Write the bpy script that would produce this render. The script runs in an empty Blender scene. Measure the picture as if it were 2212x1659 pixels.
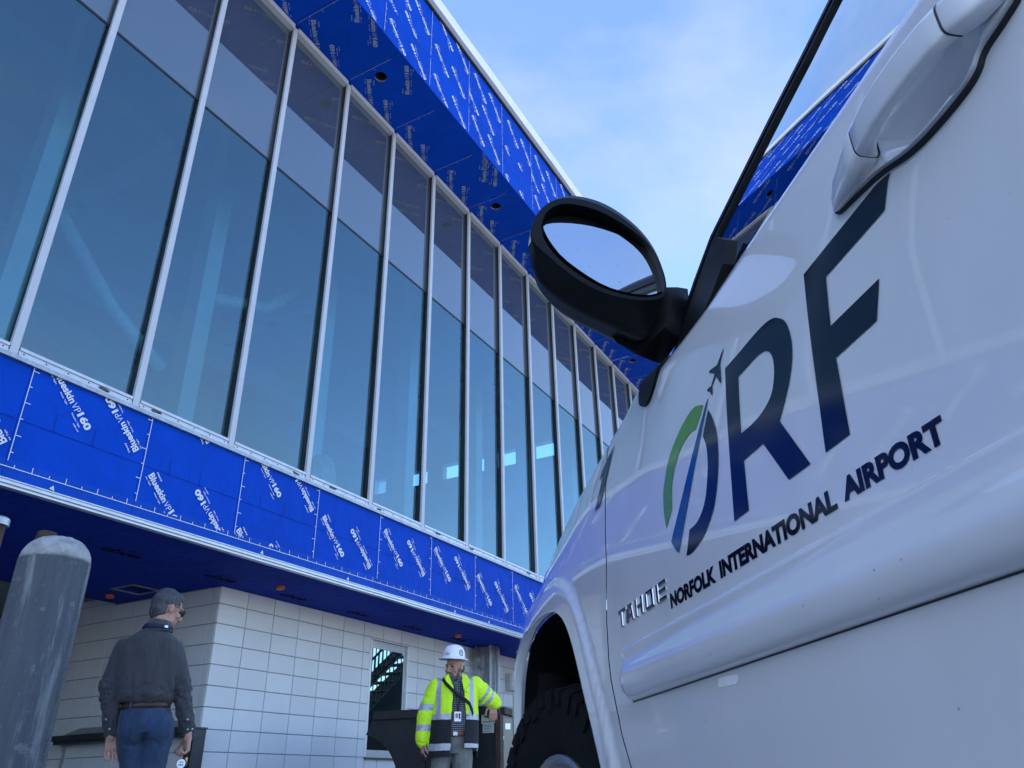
import bpy, bmesh, math, random
import numpy as np
from mathutils import Vector, Matrix, noise, geometry

random.seed(7)
SC = bpy.context.scene
COL = SC.collection
PI = math.pi

# ------------------------------------------------------------------ camera
PITCH, ROLL, AW, FPX = 0.475752639, 0.0206098389, 0.499756482, 1700.24
CX, CY, CAM_H = 1106.0, 829.5, 0.57
def _cam():
    U = np.array([-math.sin(ROLL)*math.cos(PITCH), -math.cos(ROLL)*math.cos(PITCH), math.sin(PITCH)])
    fw = np.array([0, 0, 1.0]) - U[2]*U
    fw /= np.linalg.norm(fw)
    R = np.cross(fw, U)
    return np.stack([R, fw, U])
M3 = _cam()
cam_data = bpy.data.cameras.new('camera')
cam_data.sensor_width = 36.0
cam_data.lens = FPX/2212.0*36.0
cam_data.clip_start = 0.05
cam_data.clip_end = 2000
cam = bpy.data.objects.new('camera', cam_data)
COL.objects.link(cam)
rx, dn, fwv = M3[:, 0], M3[:, 1], M3[:, 2]
cam.matrix_world = Matrix(((rx[0], -dn[0], -fwv[0], 0), (rx[1], -dn[1], -fwv[1], 0), (rx[2], -dn[2], -fwv[2], CAM_H), (0, 0, 0, 1)))
SC.camera = cam

# directions of the place: W along the facade, N into the building, A truck forward, B truck right
W = np.array([math.sin(AW), math.cos(AW), 0.0])
N = np.array([-math.cos(AW), math.sin(AW), 0.0])
AT = math.radians(-10)
A = np.array([math.sin(AT), math.cos(AT), 0.0])
B = np.array([math.cos(AT), -math.sin(AT), 0.0])

# ------------------------------------------------------------------ sky, sun, exposure
SUN_EL = math.radians(34)
sun_h = N*0.47 + W*(-0.88)
sun_h /= np.linalg.norm(sun_h)
world = bpy.data.worlds.new('World')
SC.world = world
world.use_nodes = True
nt = world.node_tree
nt.nodes.clear()
def wn(t, **k):
    n = nt.nodes.new(t)
    for a_, v_ in k.items():
        setattr(n, a_, v_)
    return n
out = wn('ShaderNodeOutputWorld')
bg = wn('ShaderNodeBackground')
bg.inputs['Strength'].default_value = 0.12
sky = wn('ShaderNodeTexSky', sky_type='NISHITA')
sky.sun_disc = False
sky.sun_elevation = SUN_EL
sky.sun_rotation = math.atan2(sun_h[0], sun_h[1])
sky.air_density = 1.0
sky.dust_density = 0.6
sky.ozone_density = 2.2
tc = wn('ShaderNodeTexCoord')
mp = wn('ShaderNodeMapping')
mp.inputs['Location'].default_value = (5.27, 0.58, 0.82)
mp.inputs['Scale'].default_value = (1.0, 1.0, 1.7)
n1 = wn('ShaderNodeTexNoise')
n1.inputs['Scale'].default_value = 1.7
n1.inputs['Detail'].default_value = 9
n1.inputs['Roughness'].default_value = 0.55
n1.inputs['Distortion'].default_value = 0.35
cr = wn('ShaderNodeValToRGB')
cr.color_ramp.elements[0].position = 0.50
cr.color_ramp.elements[0].color = (0, 0, 0, 1)
cr.color_ramp.elements[1].position = 0.74
cr.color_ramp.elements[1].color = (1, 1, 1, 1)
mulc = wn('ShaderNodeMath', operation='MULTIPLY')
mulc.inputs[1].default_value = 0.62
mixc = wn('ShaderNodeMixRGB')
mixc.inputs['Color2'].default_value = (1.9, 1.95, 1.85, 1)
L_ = nt.links.new
L_(tc.outputs['Generated'], mp.inputs['Vector'])
L_(mp.outputs['Vector'], n1.inputs['Vector'])
L_(n1.outputs['Fac'], cr.inputs['Fac'])
L_(cr.outputs['Color'], mulc.inputs[0])
L_(mulc.outputs[0], mixc.inputs['Fac'])
L_(sky.outputs['Color'], mixc.inputs['Color1'])
tint = wn('ShaderNodeMixRGB', blend_type='MULTIPLY')
tint.inputs['Fac'].default_value = 1.0
tint.inputs['Color2'].default_value = (.87, .915, 1.03, 1)
L_(mixc.outputs['Color'], tint.inputs['Color1'])
L_(tint.outputs['Color'], bg.inputs['Color'])
L_(bg.outputs['Background'], out.inputs['Surface'])

sun = bpy.data.lights.new('sun', 'SUN')
sun.energy = 4.0
sun.angle = math.radians(0.53)
sun.color = (1.0, 0.95, 0.87)
sun_o = bpy.data.objects.new('sun', sun)
COL.objects.link(sun_o)
sd = Vector((sun_h[0]*math.cos(SUN_EL), sun_h[1]*math.cos(SUN_EL), math.sin(SUN_EL)))
sun_o.rotation_euler = sd.to_track_quat('Z', 'Y').to_euler()
sun_o.location = sd*60

SC.view_settings.view_transform = 'Standard'
SC.view_settings.look = 'None'
SC.view_settings.exposure = 2.12
SC.view_settings.gamma = 1.0
SC.view_settings.use_curve_mapping = False
SC.cycles.max_bounces = 10
SC.cycles.glossy_bounces = 6
SC.cycles.transparent_max_bounces = 12
SC.cycles.transmission_bounces = 6
SC.cycles.diffuse_bounces = 4

# ------------------------------------------------------------------ pixel helpers: rays of the measured camera meet real planes
def ray(x, y):
    return M3 @ np.array([x-CX, y-CY, FPX])/FPX
def crop(x0, y0, x1, wpx):
    k = (x1-x0)/wpx
    return lambda x, y: ((x0+x*k)*.54861, (y0+y*k)*.54861)
def onT(x, y, D=.45):
    r = ray(x, y); P = r*D/(B@r); return (P@A, P[2]+CAM_H)
def onS(x, y, s):
    r = ray(x, y); P = r*s/(A@r); return (P@B, P[2]+CAM_H)
def onZ(x, y, z):
    r = ray(x, y); P = r*(z-CAM_H)/r[2]; return (P@W, P@N)

# ------------------------------------------------------------------ materials
def lin(c):
    return tuple(((x/12.92) if x <= .04045 else ((x+.055)/1.055)**2.4) for x in c)
class Mat:
    def __init__(s, name):
        s.m = bpy.data.materials.new(name); s.m.use_nodes = True
        s.t = s.m.node_tree
        s.b = s.t.nodes['Principled BSDF']
        s.out = s.t.nodes['Material Output']
    def n(s, typ, **k):
        x = s.t.nodes.new(typ)
        for a_, v_ in k.items(): setattr(x, a_, v_)
        return x
    def l(s, a_, b_): s.t.links.new(a_, b_)
    def coord(s, scale=(1, 1, 1), kind='Object'):
        c = s.n('ShaderNodeTexCoord'); m = s.n('ShaderNodeMapping'); m.inputs['Scale'].default_value = scale
        s.l(c.outputs[kind], m.inputs['Vector']); return m.outputs['Vector']
    def noise(s, scale, detail=4, rough=.55, vec=None, sc=(1, 1, 1)):
        t = s.n('ShaderNodeTexNoise'); t.inputs['Scale'].default_value = scale
        t.inputs['Detail'].default_value = detail; t.inputs['Roughness'].default_value = rough
        s.l(vec if vec is not None else s.coord(sc), t.inputs['Vector']); return t.outputs['Fac']
    def ramp(s, fac, stops):
        r = s.n('ShaderNodeValToRGB')
        e = r.color_ramp.elements
        e[0].position, e[0].color = stops[0][0], (*stops[0][1], 1)
        e[1].position, e[1].color = stops[-1][0], (*stops[-1][1], 1)
        for p_, c_ in stops[1:-1]:
            q = e.new(p_); q.color = (*c_, 1)
        s.l(fac, r.inputs['Fac']); return r.outputs['Color']
    def bump(s, h, strength=.2, dist=.01, normal=None):
        b = s.n('ShaderNodeBump'); b.inputs['Strength'].default_value = strength; b.inputs['Distance'].default_value = dist
        s.l(h, b.inputs['Height'])
        if normal is not None: s.l(normal, b.inputs['Normal'])
        s.l(b.outputs['Normal'], s.b.inputs['Normal']); return b.outputs['Normal']
    def mix(s, f, c1, c2, typ='MIX'):
        x = s.n('ShaderNodeMixRGB', blend_type=typ)
        for v_, k in ((f, 'Fac'), (c1, 'Color1'), (c2, 'Color2')):
            if isinstance(v_, (int, float)): x.inputs[k].default_value = v_
            elif isinstance(v_, tuple): x.inputs[k].default_value = (*v_, 1)
            else: s.l(v_, x.inputs[k])
        return x.outputs['Color']
    def rnd(s, amount, c):
        oi = s.n('ShaderNodeObjectInfo'); mr = s.n('ShaderNodeMapRange')
        mr.inputs['To Min'].default_value = 1-amount; mr.inputs['To Max'].default_value = 1+amount
        s.l(oi.outputs['Random'], mr.inputs['Value'])
        return s.mix(1.0, c, mr.outputs['Result'], 'MULTIPLY')

def simple(name, col, rough=.5, metal=0., var=.15, scale=8., bump=0., bscale=60., sc=(1, 1, 1), rnd=0., spec=.5, coat=0.):
    M = Mat(name)
    f = M.noise(scale, 5, .6, sc=sc)
    c = M.ramp(f, [(.25, tuple(x*(1-var) for x in col)), (.75, tuple(min(1, x*(1+var)) for x in col))])
    if rnd: c = M.rnd(rnd, c)
    M.l(c, M.b.inputs['Base Color'])
    M.b.inputs['Roughness'].default_value = rough
    M.b.inputs['Metallic'].default_value = metal
    M.b.inputs['Specular IOR Level'].default_value = spec
    M.b.inputs['Coat Weight'].default_value = coat
    M.b.inputs['Coat Roughness'].default_value = .04
    if bump: M.bump(M.noise(bscale, 5, .6, sc=sc), bump, .01)
    return M.m

MT = {}
MT['white_alu'] = simple('painted_aluminium', (.44, .46, .50), .38, .0, .06, 5)
MT['mill_alu'] = simple('mill_aluminium', (.50, .52, .55), .32, .45, .12, 14, .05, 90)
MT['gasket'] = simple('black_gasket', (.012, .013, .016), .5, 0, .3, 20)
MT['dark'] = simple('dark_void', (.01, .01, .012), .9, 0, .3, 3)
MT['print_white'] = simple('white_ink', (.60, .63, .68), .55, 0, .12, 40)
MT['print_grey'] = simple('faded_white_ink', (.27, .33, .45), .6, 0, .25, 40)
MT['print_black'] = simple('black_ink', (.006, .007, .016), .8, 0, .2, 40, spec=.05)
MT['tan'] = simple('tan_backing', (.28, .25, .21), .9, 0, .25, 9)
MT['orange'] = simple('orange_plastic', (.72, .12, .02), .5)
MT['coping'] = simple('white_coping', (.74, .75, .74), .4, 0, .06, 3)
MT['roof'] = simple('roof_membrane', (.5, .5, .5), .8)
MT['concrete_int'] = simple('interior_concrete', (.23, .24, .25), .8, 0, .2, 2)
MT['int_wall'] = simple('interior_wall', (.55, .58, .60), .8, 0, .15, 1.2)
MT['int_col'] = simple('interior_column', (.75, .78, .80), .6, 0, .1, 2)
MT['galv'] = simple('galvanised_steel', (.33, .35, .37), .42, .7, .3, 26, .1, 80)
MT['steel_dark'] = simple('dark_bronze_steel', (.045, .05, .055), .42, .3, .25, 9, .05, 60)
MT['rust'] = simple('rusty_steel', (.055, .035, .026), .8, .2, .55, 14, .35, 60)
MT['plastic_black'] = simple('black_plastic', (.0045, .005, .006), .5, 0, .25, 30, .06, 500, spec=.22)
MT['rubber'] = simple('tyre_rubber', (.006, .006, .0065), .75, spec=.2, metal=0, var=.35, scale=18, bump=.15, bscale=90)
MT['rubber_old'] = simple('tyre_rubber_old', (.014, .014, .015), .68, 0, .35, 18, .15, 90)
MT['rim'] = simple('alloy_rim', (.42, .43, .44), .32, .75, .12, 12)
MT['liner'] = simple('wheel_liner', (.004, .004, .005), .9, 0, .3, 12, .3, 40, spec=.15)
MT['chrome'] = simple('chrome', (.28, .29, .31), .07, 1.0, .05, 9)
MT['lens'] = simple('red_lens', (.35, .01, .01), .15)
MT['skin'] = simple('skin', (.42, .22, .16), .55, 0, .18, 30, .08, 140)
MT['hair_grey'] = simple('grey_hair', (.050, .050, .056), .6, 0, .85, 75, .6, 160, sc=(1, 1, .35))
MT['hair_dark'] = simple('grey_brown_beard', (.10, .09, .085), .7, 0, .55, 45, .6, 160)
MT['leather'] = simple('brown_leather', (.045, .022, .014), .5, 0, .25, 20)
MT['leather_tan'] = simple('tan_leather', (.20, .07, .025), .5, 0, .25, 20)
MT['navy'] = simple('navy_webbing', (.008, .014, .05), .7, 0, .2, 60)
MT['black_cloth'] = simple('black_fabric', (.010, .011, .015), .85, 0, .3, 25, .3, 70)
MT['hivis'] = simple('hi_vis_yellow_fabric', (.62, 1.0, .02), .75, 0, .10, 12, .25, 45)
MT['reflective'] = simple('silver_reflective_tape', (.42, .43, .46), .45, .2, .12, 30)
MT['khaki'] = simple('khaki_twill', (.17, .17, .15), .85, 0, .2, 14, .3, 60)
MT['hat_white'] = simple('white_hard_hat_shell', (.80, .81, .83), .28, 0, .04, 6)
MT['red_ink'] = simple('red_ink', (.5, .04, .03), .5)
MT['brass'] = simple('brass', (.55, .38, .12), .3, 1.0, .1, 20)
MT['lens_glass'] = simple('tinted_lens', (.05, .055, .06), .08, 0, .1, 9)
MT['placard'] = simple('cream_placard', (.62, .63, .55), .5, 0, .12, 20)
MT['asphalt'] = simple('asphalt', (.055, .055, .056), .9, 0, .25, 6, .5, 90)
MT['plastic_sheet'] = simple('milky_plastic_sheet', (.62, .65, .68), .35, 0, .15, 10, .4, 14)
MT['sticker_and_glint'] = simple('sticker_and_glint_white', (.93, .95, .93), .4, 0, .1, 60)  # white of stickers and tags, also of the reflection painted on the door
MT['box_white'] = simple('off_white_box', (.5, .5, .49), .5)
MT['shirt_navy'] = simple('navy_tee', (.006, .008, .018), .85, 0, .2, 30)
MT['eye'] = simple('dark_eye', (.02, .014, .012), .2)
MT['lip'] = simple('lip', (.28, .10, .085), .5)

def m_wrap(name, col, r=.55):
    M = Mat(name)
    f = M.noise(3.0, 6, .62)
    g = M.noise(70, 3, .7)
    c = M.ramp(f, [(.3, tuple(x*.88 for x in col)), (.7, tuple(x*1.10 for x in col))])
    c = M.mix(.10, c, M.ramp(g, [(.3, (.0, .015, .2)), (.7, (.01, .12, .7))]))
    c = M.rnd(.04, c)
    M.l(c, M.b.inputs['Base Color'])
    M.b.inputs['Roughness'].default_value = r
    M.b.inputs['Specular IOR Level'].default_value = .05
    h = M.noise(5.5, 6, .6, sc=(1.6, 1, .7))
    nb = M.bump(h, .6, .03)
    return M.m
MT['wrap'] = m_wrap('blue_weather_barrier', (.0008, .052, .42))
MT['wrap_tape'] = m_wrap('blue_barrier_tape', (.004, .060, .40), .40)
MT['foam'] = m_wrap('blue_foam_board', (.014, .038, .30), .7)

def m_cmu():
    M = Mat('white_painted_block')
    f = M.noise(2.2, 6, .6)
    g = M.noise(160, 3, .7)
    c = M.ramp(f, [(.25, (.66, .67, .675)), (.75, (.73, .735, .74))])
    c = M.rnd(.05, c)
    c = M.mix(.25, c, M.ramp(g, [(.35, (.52, .53, .54)), (.65, (.78, .785, .79))]))
    M.l(c, M.b.inputs['Base Color'])
    M.b.inputs['Roughness'].default_value = .82
    M.bump(g, .25, .006)
    return M.m
MT['cmu'] = m_cmu()
MT['mortar'] = simple('mortar', (.30, .31, .32), .9, 0, .2, 40, .3, 120)

def m_glass(name, tint, rtint, fac, rough=0.0, ior=1.5):
    M = Mat(name)
    M.t.nodes.remove(M.b)
    gl = M.n('ShaderNodeBsdfGlossy'); gl.inputs['Roughness'].default_value = rough
    gl.inputs['Color'].default_value = (*rtint, 1)
    tr = M.n('ShaderNodeBsdfTransparent'); tr.inputs['Color'].default_value = (*tint, 1)
    fr = M.n('ShaderNodeFresnel'); fr.inputs['IOR'].default_value = ior
    ma = M.n('ShaderNodeMath', operation='ADD', use_clamp=True); ma.inputs[1].default_value = fac
    mx = M.n('ShaderNodeMixShader')
    # slight roller-wave distortion of tempered glass
    b = M.n('ShaderNodeBump'); b.inputs['Strength'].default_value = .05; b.inputs['Distance'].default_value = .02
    M.l(M.noise(.9, 2, .4), b.inputs['Height'])
    M.l(b.outputs['Normal'], gl.inputs['Normal'])
    M.l(fr.outputs['Fac'], ma.inputs[0]); M.l(ma.outputs[0], mx.inputs['Fac'])
    M.l(tr.outputs[0], mx.inputs[1]); M.l(gl.outputs[0], mx.inputs[2])
    M.l(mx.outputs[0], M.out.inputs['Surface'])
    return M.m
MT['vision'] = m_glass('vision_glass', (.36, .66, .76), (.52, .76, .84), .10, 0.0, 2.05)
_cb = Mat('glass_inner_face'); _cb.t.nodes.remove(_cb.b); _tr = _cb.n('ShaderNodeBsdfTransparent'); _cb.l(_tr.outputs[0], _cb.out.inputs['Surface'])
MT['glass_back'] = _cb.m
MT['win_glass'] = m_glass('low_window_glass', (.03, .05, .055), (.34, .44, .40), .72)
MT['car_glass'] = m_glass('car_glass', (.16, .19, .20), (.95, 1.0, 1.0), .50)
def m_spandrel():
    M = Mat('spandrel_glass')
    f = M.noise(.8, 3, .5)
    M.l(M.ramp(f, [(.3, (.050, .062, .078)), (.7, (.062, .075, .090))]), M.b.inputs['Base Color'])
    M.b.inputs['Roughness'].default_value = .015
    M.b.inputs['Specular IOR Level'].default_value = 1.0
    M.b.inputs['IOR'].default_value = 1.95
    M.b.inputs['Specular Tint'].default_value = (.86, .96, 1.0, 1)
    return M.m
MT['spandrel'] = m_spandrel()
def m_mirror():
    M = Mat('mirror_glass')
    M.b.inputs['Metallic'].default_value = 1.0
    M.b.inputs['Roughness'].default_value = .0
    v = M.n('ShaderNodeTexVoronoi'); v.inputs['Scale'].default_value = 95
    M.l(M.coord(), v.inputs['Vector'])
    d = M.noise(26, 4, .7)
    sp = M.ramp(v.outputs['Distance'], [(.0, (1, 1, 1)), (.30, (0, 0, 0))])
    ds = M.ramp(d, [(.52, (0, 0, 0)), (.62, (1, 1, 1))])
    k = M.mix(1.0, sp, ds, 'MULTIPLY')
    M.l(M.mix(k, (.52, .55, .60), (.30, .33, .38)), M.b.inputs['Base Color'])
    M.l(M.mix(k, (0, 0, 0), (.28, .28, .28)), M.b.inputs['Roughness'])
    return M.m
MT['mirror'] = m_mirror()

def m_paint():
    M = Mat('white_car_paint')
    v = M.n('ShaderNodeTexVoronoi'); v.inputs['Scale'].default_value = 46
    M.l(M.coord(), v.inputs['Vector'])
    sel = M.noise(33, 2, .5)
    dot = M.ramp(v.outputs['Distance'], [(.05, (1, 1, 1)), (.085, (0, 0, 0))])
    sl = M.ramp(sel, [(.56, (0, 0, 0)), (.60, (1, 1, 1))])
    k = M.mix(1.0, dot, sl, 'MULTIPLY')
    film = M.noise(4.5, 6, .6, sc=(1, 1, .6))
    base = M.ramp(film, [(.3, (.70, .715, .72)), (.7, (.78, .785, .79))])
    M.l(M.mix(k, base, (.38, .39, .41)), M.b.inputs['Base Color'])
    M.b.inputs['Roughness'].default_value = .32
    M.b.inputs['Specular IOR Level'].default_value = .5
    M.b.inputs['Coat Weight'].default_value = 1.0
    M.b.inputs['Coat IOR'].default_value = 1.6
    film2 = M.noise(7, 5, .65)
    M.l(M.ramp(film2, [(.35, (.0, .0, .0)), (.75, (.045, .045, .045))]), M.b.inputs['Coat Roughness'])
    nb = M.bump(M.noise(420, 2, .5), .012, .002)
    return M.m
MT['paint'] = m_paint()
def m_vinyl(name, col):
    M = Mat(name)
    M.l(M.ramp(M.noise(12, 4, .6), [(.3, tuple(x*.9 for x in col)), (.7, tuple(x*1.1 for x in col))]), M.b.inputs['Base Color'])
    M.b.inputs['Roughness'].default_value = .10
    M.b.inputs['Specular IOR Level'].default_value = .55
    return M.m
MT['vinyl_navy'] = m_vinyl('navy_vinyl', (.0045, .011, .026))
MT['vinyl_blue'] = m_vinyl('blue_vinyl', (.003, .075, .24))
MT['vinyl_green'] = m_vinyl('green_vinyl', (.12, .32, .045))
MT['vinyl_black'] = m_vinyl('black_vinyl', (.005, .007, .013))

def m_bollard(top):
    M = Mat('bollard_concrete_cap' if top else 'weathered_bollard_paint')
    st = M.noise(9, 9, .72, sc=(1.6, 1.6, .20))
    bl = M.noise(22, 6, .7)
    ru = M.noise(5, 5, .6, sc=(1, 1, .5))
    if top:
        c = M.ramp(bl, [(.3, (.20, .20, .195)), (.5, (.32, .32, .31)), (.7, (.44, .44, .425))])
    else:
        c = M.ramp(st, [(.40, (.060, .068, .080)), (.54, (.082, .092, .108)), (.59, (.15, .158, .165)), (.72, (.27, .275, .275))])
        sc_ = M.ramp(bl, [(.60, (0, 0, 0)), (.66, (1, 1, 1))])
        c = M.mix(M.mix(.35, (0, 0, 0), sc_), c, (.30, .31, .31))
        rr = M.ramp(ru, [(.66, (0, 0, 0)), (.74, (1, 1, 1))])
        c = M.mix(M.mix(.6, (0, 0, 0), rr), c, (.13, .085, .05))
    M.l(c, M.b.inputs['Base Color'])
    M.b.inputs['Roughness'].default_value = .75
    M.bump(bl, .6 if top else .3, .01)
    return M.m
MT['bollard'] = m_bollard(False); MT['bollard_cap'] = m_bollard(True)

def m_cloth(name, col, var, sc, bs, folds=.35):
    M = Mat(name)
    f = M.noise(6, 6, .6, sc=sc)
    g = M.noise(120, 2, .6)
    c = M.ramp(f, [(.3, tuple(x*(1-var) for x in col)), (.7, tuple(x*(1+var) for x in col))])
    c = M.mix(.2, c, M.ramp(g, [(.3, tuple(x*.5 for x in col)), (.7, tuple(x*1.6 for x in col))]))
    M.l(c, M.b.inputs['Base Color'])
    M.b.inputs['Roughness'].default_value = .88
    M.b.inputs['Sheen Weight'].default_value = .12
    M.bump(M.noise(bs, 4, .55, sc=sc), folds, .03)
    return M.m
MT['shirt_char'] = m_cloth('charcoal_shirt', (.040, .040, .046), .14, (2.2, 2.2, .5), 7, .9)
MT['denim'] = m_cloth('blue_denim', (.020, .042, .088), .55, (1.5, 1.5, .8), 9, .4)
def m_check():
    M = Mat('grey_checked_shirt')
    w1 = M.n('ShaderNodeTexWave', bands_direction='Z'); w1.inputs['Scale'].default_value = 20; w1.inputs['Distortion'].default_value = .6
    w2 = M.n('ShaderNodeTexWave', bands_direction='X'); w2.inputs['Scale'].default_value = 20; w2.inputs['Distortion'].default_value = .6
    v = M.coord()
    M.l(v, w1.inputs['Vector']); M.l(v, w2.inputs['Vector'])
    a_ = M.ramp(w1.outputs['Fac'], [(.42, (.02, .022, .03)), (.58, (.30, .31, .33))])
    b_ = M.ramp(w2.outputs['Fac'], [(.35, (.35, .35, .4)), (.6, (1, 1, 1))])
    M.l(M.mix(1.0, a_, b_, 'MULTIPLY'), M.b.inputs['Base Color'])
    M.b.inputs['Roughness'].default_value = .85
    return M.m
MT['check'] = m_check()
def m_dumpster():
    M = Mat('worn_black_steel')
    f = M.noise(5, 7, .65); g = M.noise(24, 6, .7); h = M.noise(3.5, 5, .6, sc=(1, 1, .4))
    c = M.ramp(f, [(.3, (.006, .0065, .008)), (.7, (.016, .017, .019))])
    c = M.mix(M.ramp(g, [(.62, (0, 0, 0)), (.70, (.7, .7, .7))]), c, (.10, .10, .10))
    c = M.mix(M.ramp(h, [(.62, (0, 0, 0)), (.74, (.6, .6, .6))]), c, (.07, .03, .018))
    M.l(c, M.b.inputs['Base Color'])
    M.b.inputs['Roughness'].default_value = .6
    M.bump(g, .3, .01)
    return M.m
MT['dumpster'] = m_dumpster()

# ------------------------------------------------------------------ object helpers
class MB:
    """collects shapes, becomes ONE mesh"""
    def __init__(s): s.v = []; s.f = []
    def add(s, v, f):
        o = len(s.v); s.v += [tuple(p) for p in v]; s.f += [tuple(i+o for i in q) for q in f]; return s
    def box(s, x0, x1, y0, y1, z0, z1):
        v = [(x, y, z) for z in (z0, z1) for y in (y0, y1) for x in (x0, x1)]
        return s.add(v, [(0, 2, 3, 1), (4, 5, 7, 6), (0, 1, 5, 4), (2, 6, 7, 3), (0, 4, 6, 2), (1, 3, 7, 5)])
    def cbox(s, x0, x1, y0, y1, z0, z1, c):
        """box whose front (y0) edges are chamfered by c"""
        v = [(x0, y1, z0), (x1, y1, z0), (x1, y1, z1), (x0, y1, z1), (x0, y0+c, z0), (x1, y0+c, z0), (x1, y0+c, z1), (x0, y0+c, z1),
             (x0+c, y0, z0+c), (x1-c, y0, z0+c), (x1-c, y0, z1-c), (x0+c, y0, z1-c)]
        f = [(0, 3, 2, 1), (0, 1, 5, 4), (1, 2, 6, 5), (2, 3, 7, 6), (3, 0, 4, 7), (4, 5, 9, 8), (5, 6, 10, 9), (6, 7, 11, 10), (7, 4, 8, 11), (8, 9, 10, 11)]
        return s.add(v, f)
    def rings(s, rs, cap=True, close=False):
        n = len(rs[0]); v = [p for r in rs for p in r]; f = []
        m = len(rs)
        for i in range(m-1 if not close else m):
            j = (i+1) % m
            for k in range(n):
                k2 = (k+1) % n
                f.append((i*n+k, i*n+k2, j*n+k2, j*n+k))
        if cap and not close:
            f.append(tuple(range(n-1, -1, -1))); f.append(tuple((m-1)*n+k for k in range(n)))
        return s.add(v, f)
    def tube(s, pts, r, n=8, cap=True):
        pts = [Vector(p) for p in pts]; rs = []
        rr = r if isinstance(r, (list, tuple)) else [r]*len(pts)
        up = None
        for i, p in enumerate(pts):
            d = (pts[min(i+1, len(pts)-1)]-pts[max(i-1, 0)]).normalized()
            if up is None:
                up = Vector((0, 0, 1)) if abs(d.z) < .9 else Vector((1, 0, 0))
            x = d.cross(up).normalized(); y = x.cross(d).normalized(); up = y
            rs.append([tuple(p+(x*math.cos(2*PI*k/n)+y*math.sin(2*PI*k/n))*rr[i]) for k in range(n)])
        return s.rings(rs, cap)
    def lathe(s, prof, cx=0, cy=0, n=32, cap=True):
        rs = [[(cx+r*math.cos(2*PI*k/n), cy+r*math.sin(2*PI*k/n), z) for k in range(n)] for r, z in prof]
        return s.rings(rs, cap)
    def prism(s, poly, fn, d0, d1):
        """polygon in 2D, fn(u, v, d) -> point; closed solid between d0 and d1"""
        n = len(poly)
        v = [fn(u, w_, d0) for u, w_ in poly]+[fn(u, w_, d1) for u, w_ in poly]
        f = [tuple(range(n)), tuple(range(2*n-1, n-1, -1))]
        for k in range(n):
            f.append((k, k+n, (k+1) % n+n, (k+1) % n))
        return s.add(v, f)
    def ellipsoid(s, c, r, n=16, m=10, rot=None):
        rs = []
        for i in range(m+1):
            t = PI*(i+.0)/m
            t = min(max(t, .02), PI-.02)
            ring = []
            for k in range(n):
                p = Vector((r[0]*math.sin(t)*math.cos(2*PI*k/n), r[1]*math.sin(t)*math.sin(2*PI*k/n), r[2]*math.cos(t)))
                if rot is not None: p = rot @ p
                ring.append(tuple(p+Vector(c)))
            rs.append(ring)
        return s.rings(rs, True)
    def capsule(s, p1, r1, p2, r2, n=14):
        p1, p2 = Vector(p1), Vector(p2)
        d = (p2-p1).normalized()
        up = Vector((0, 0, 1)) if abs(d.z) < .9 else Vector((0, 1, 0))
        x = d.cross(up).normalized(); y = d.cross(x)
        rs = []
        for c, r, a0, a1 in ((p1, r1, -80, 0), (p2, r2, 0, 80)):
            for i in range(5):
                a_ = math.radians(a0+(a1-a0)*i/4)
                rs.append([tuple(c+d*math.sin(a_)*r+(x*math.cos(2*PI*k/n)+y*math.sin(2*PI*k/n))*(r*math.cos(a_))) for k in range(n)])
        return s.rings(rs, True)
    def mesh(s, name, smooth=False, sharp=None):
        me = bpy.data.meshes.new(name)
        me.from_pydata(s.v, [], s.f)
        bm = bmesh.new(); bm.from_mesh(me)
        bmesh.ops.recalc_face_normals(bm, faces=bm.faces)
        bm.to_mesh(me); bm.free()
        if smooth:
            for p in me.polygons: p.use_smooth = True
            if sharp: me.set_sharp_from_angle(angle=math.radians(sharp))
        return me

def link(name, me, mat=None, parent=None, loc=None, rot=None):
    o = bpy.data.objects.new(name, me)
    COL.objects.link(o)
    if mat is not None and me is not None and len(me.materials) == 0:
        me.materials.append(MT[mat] if isinstance(mat, str) else mat)
    if parent is not None: o.parent = parent
    if loc is not None: o.location = loc
    if rot is not None: o.rotation_euler = rot
    return o
def tag(o, label=None, cat=None, group=None, kind=None):
    for k, v in (('label', label), ('category', cat), ('group', group), ('kind', kind)):
        if v: o[k] = v
    return o
def thing(name, label, cat, origin, zrot, group=None):
    o = bpy.data.objects.new(name, None)
    COL.objects.link(o)
    o.location = origin; o.rotation_euler = (0, 0, zrot)
    o.empty_display_size = .2
    return tag(o, label, cat, group)
def dup(root, loc=None, label=None):
    r = root.copy(); COL.objects.link(r)
    if loc is not None: r.location = loc
    if label: r['label'] = label
    for ch in list(root.children):
        c = ch.copy(); COL.objects.link(c); c.parent = r
        for g in ch.children:
            d = g.copy(); COL.objects.link(d); d.parent = c
    return r

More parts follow.
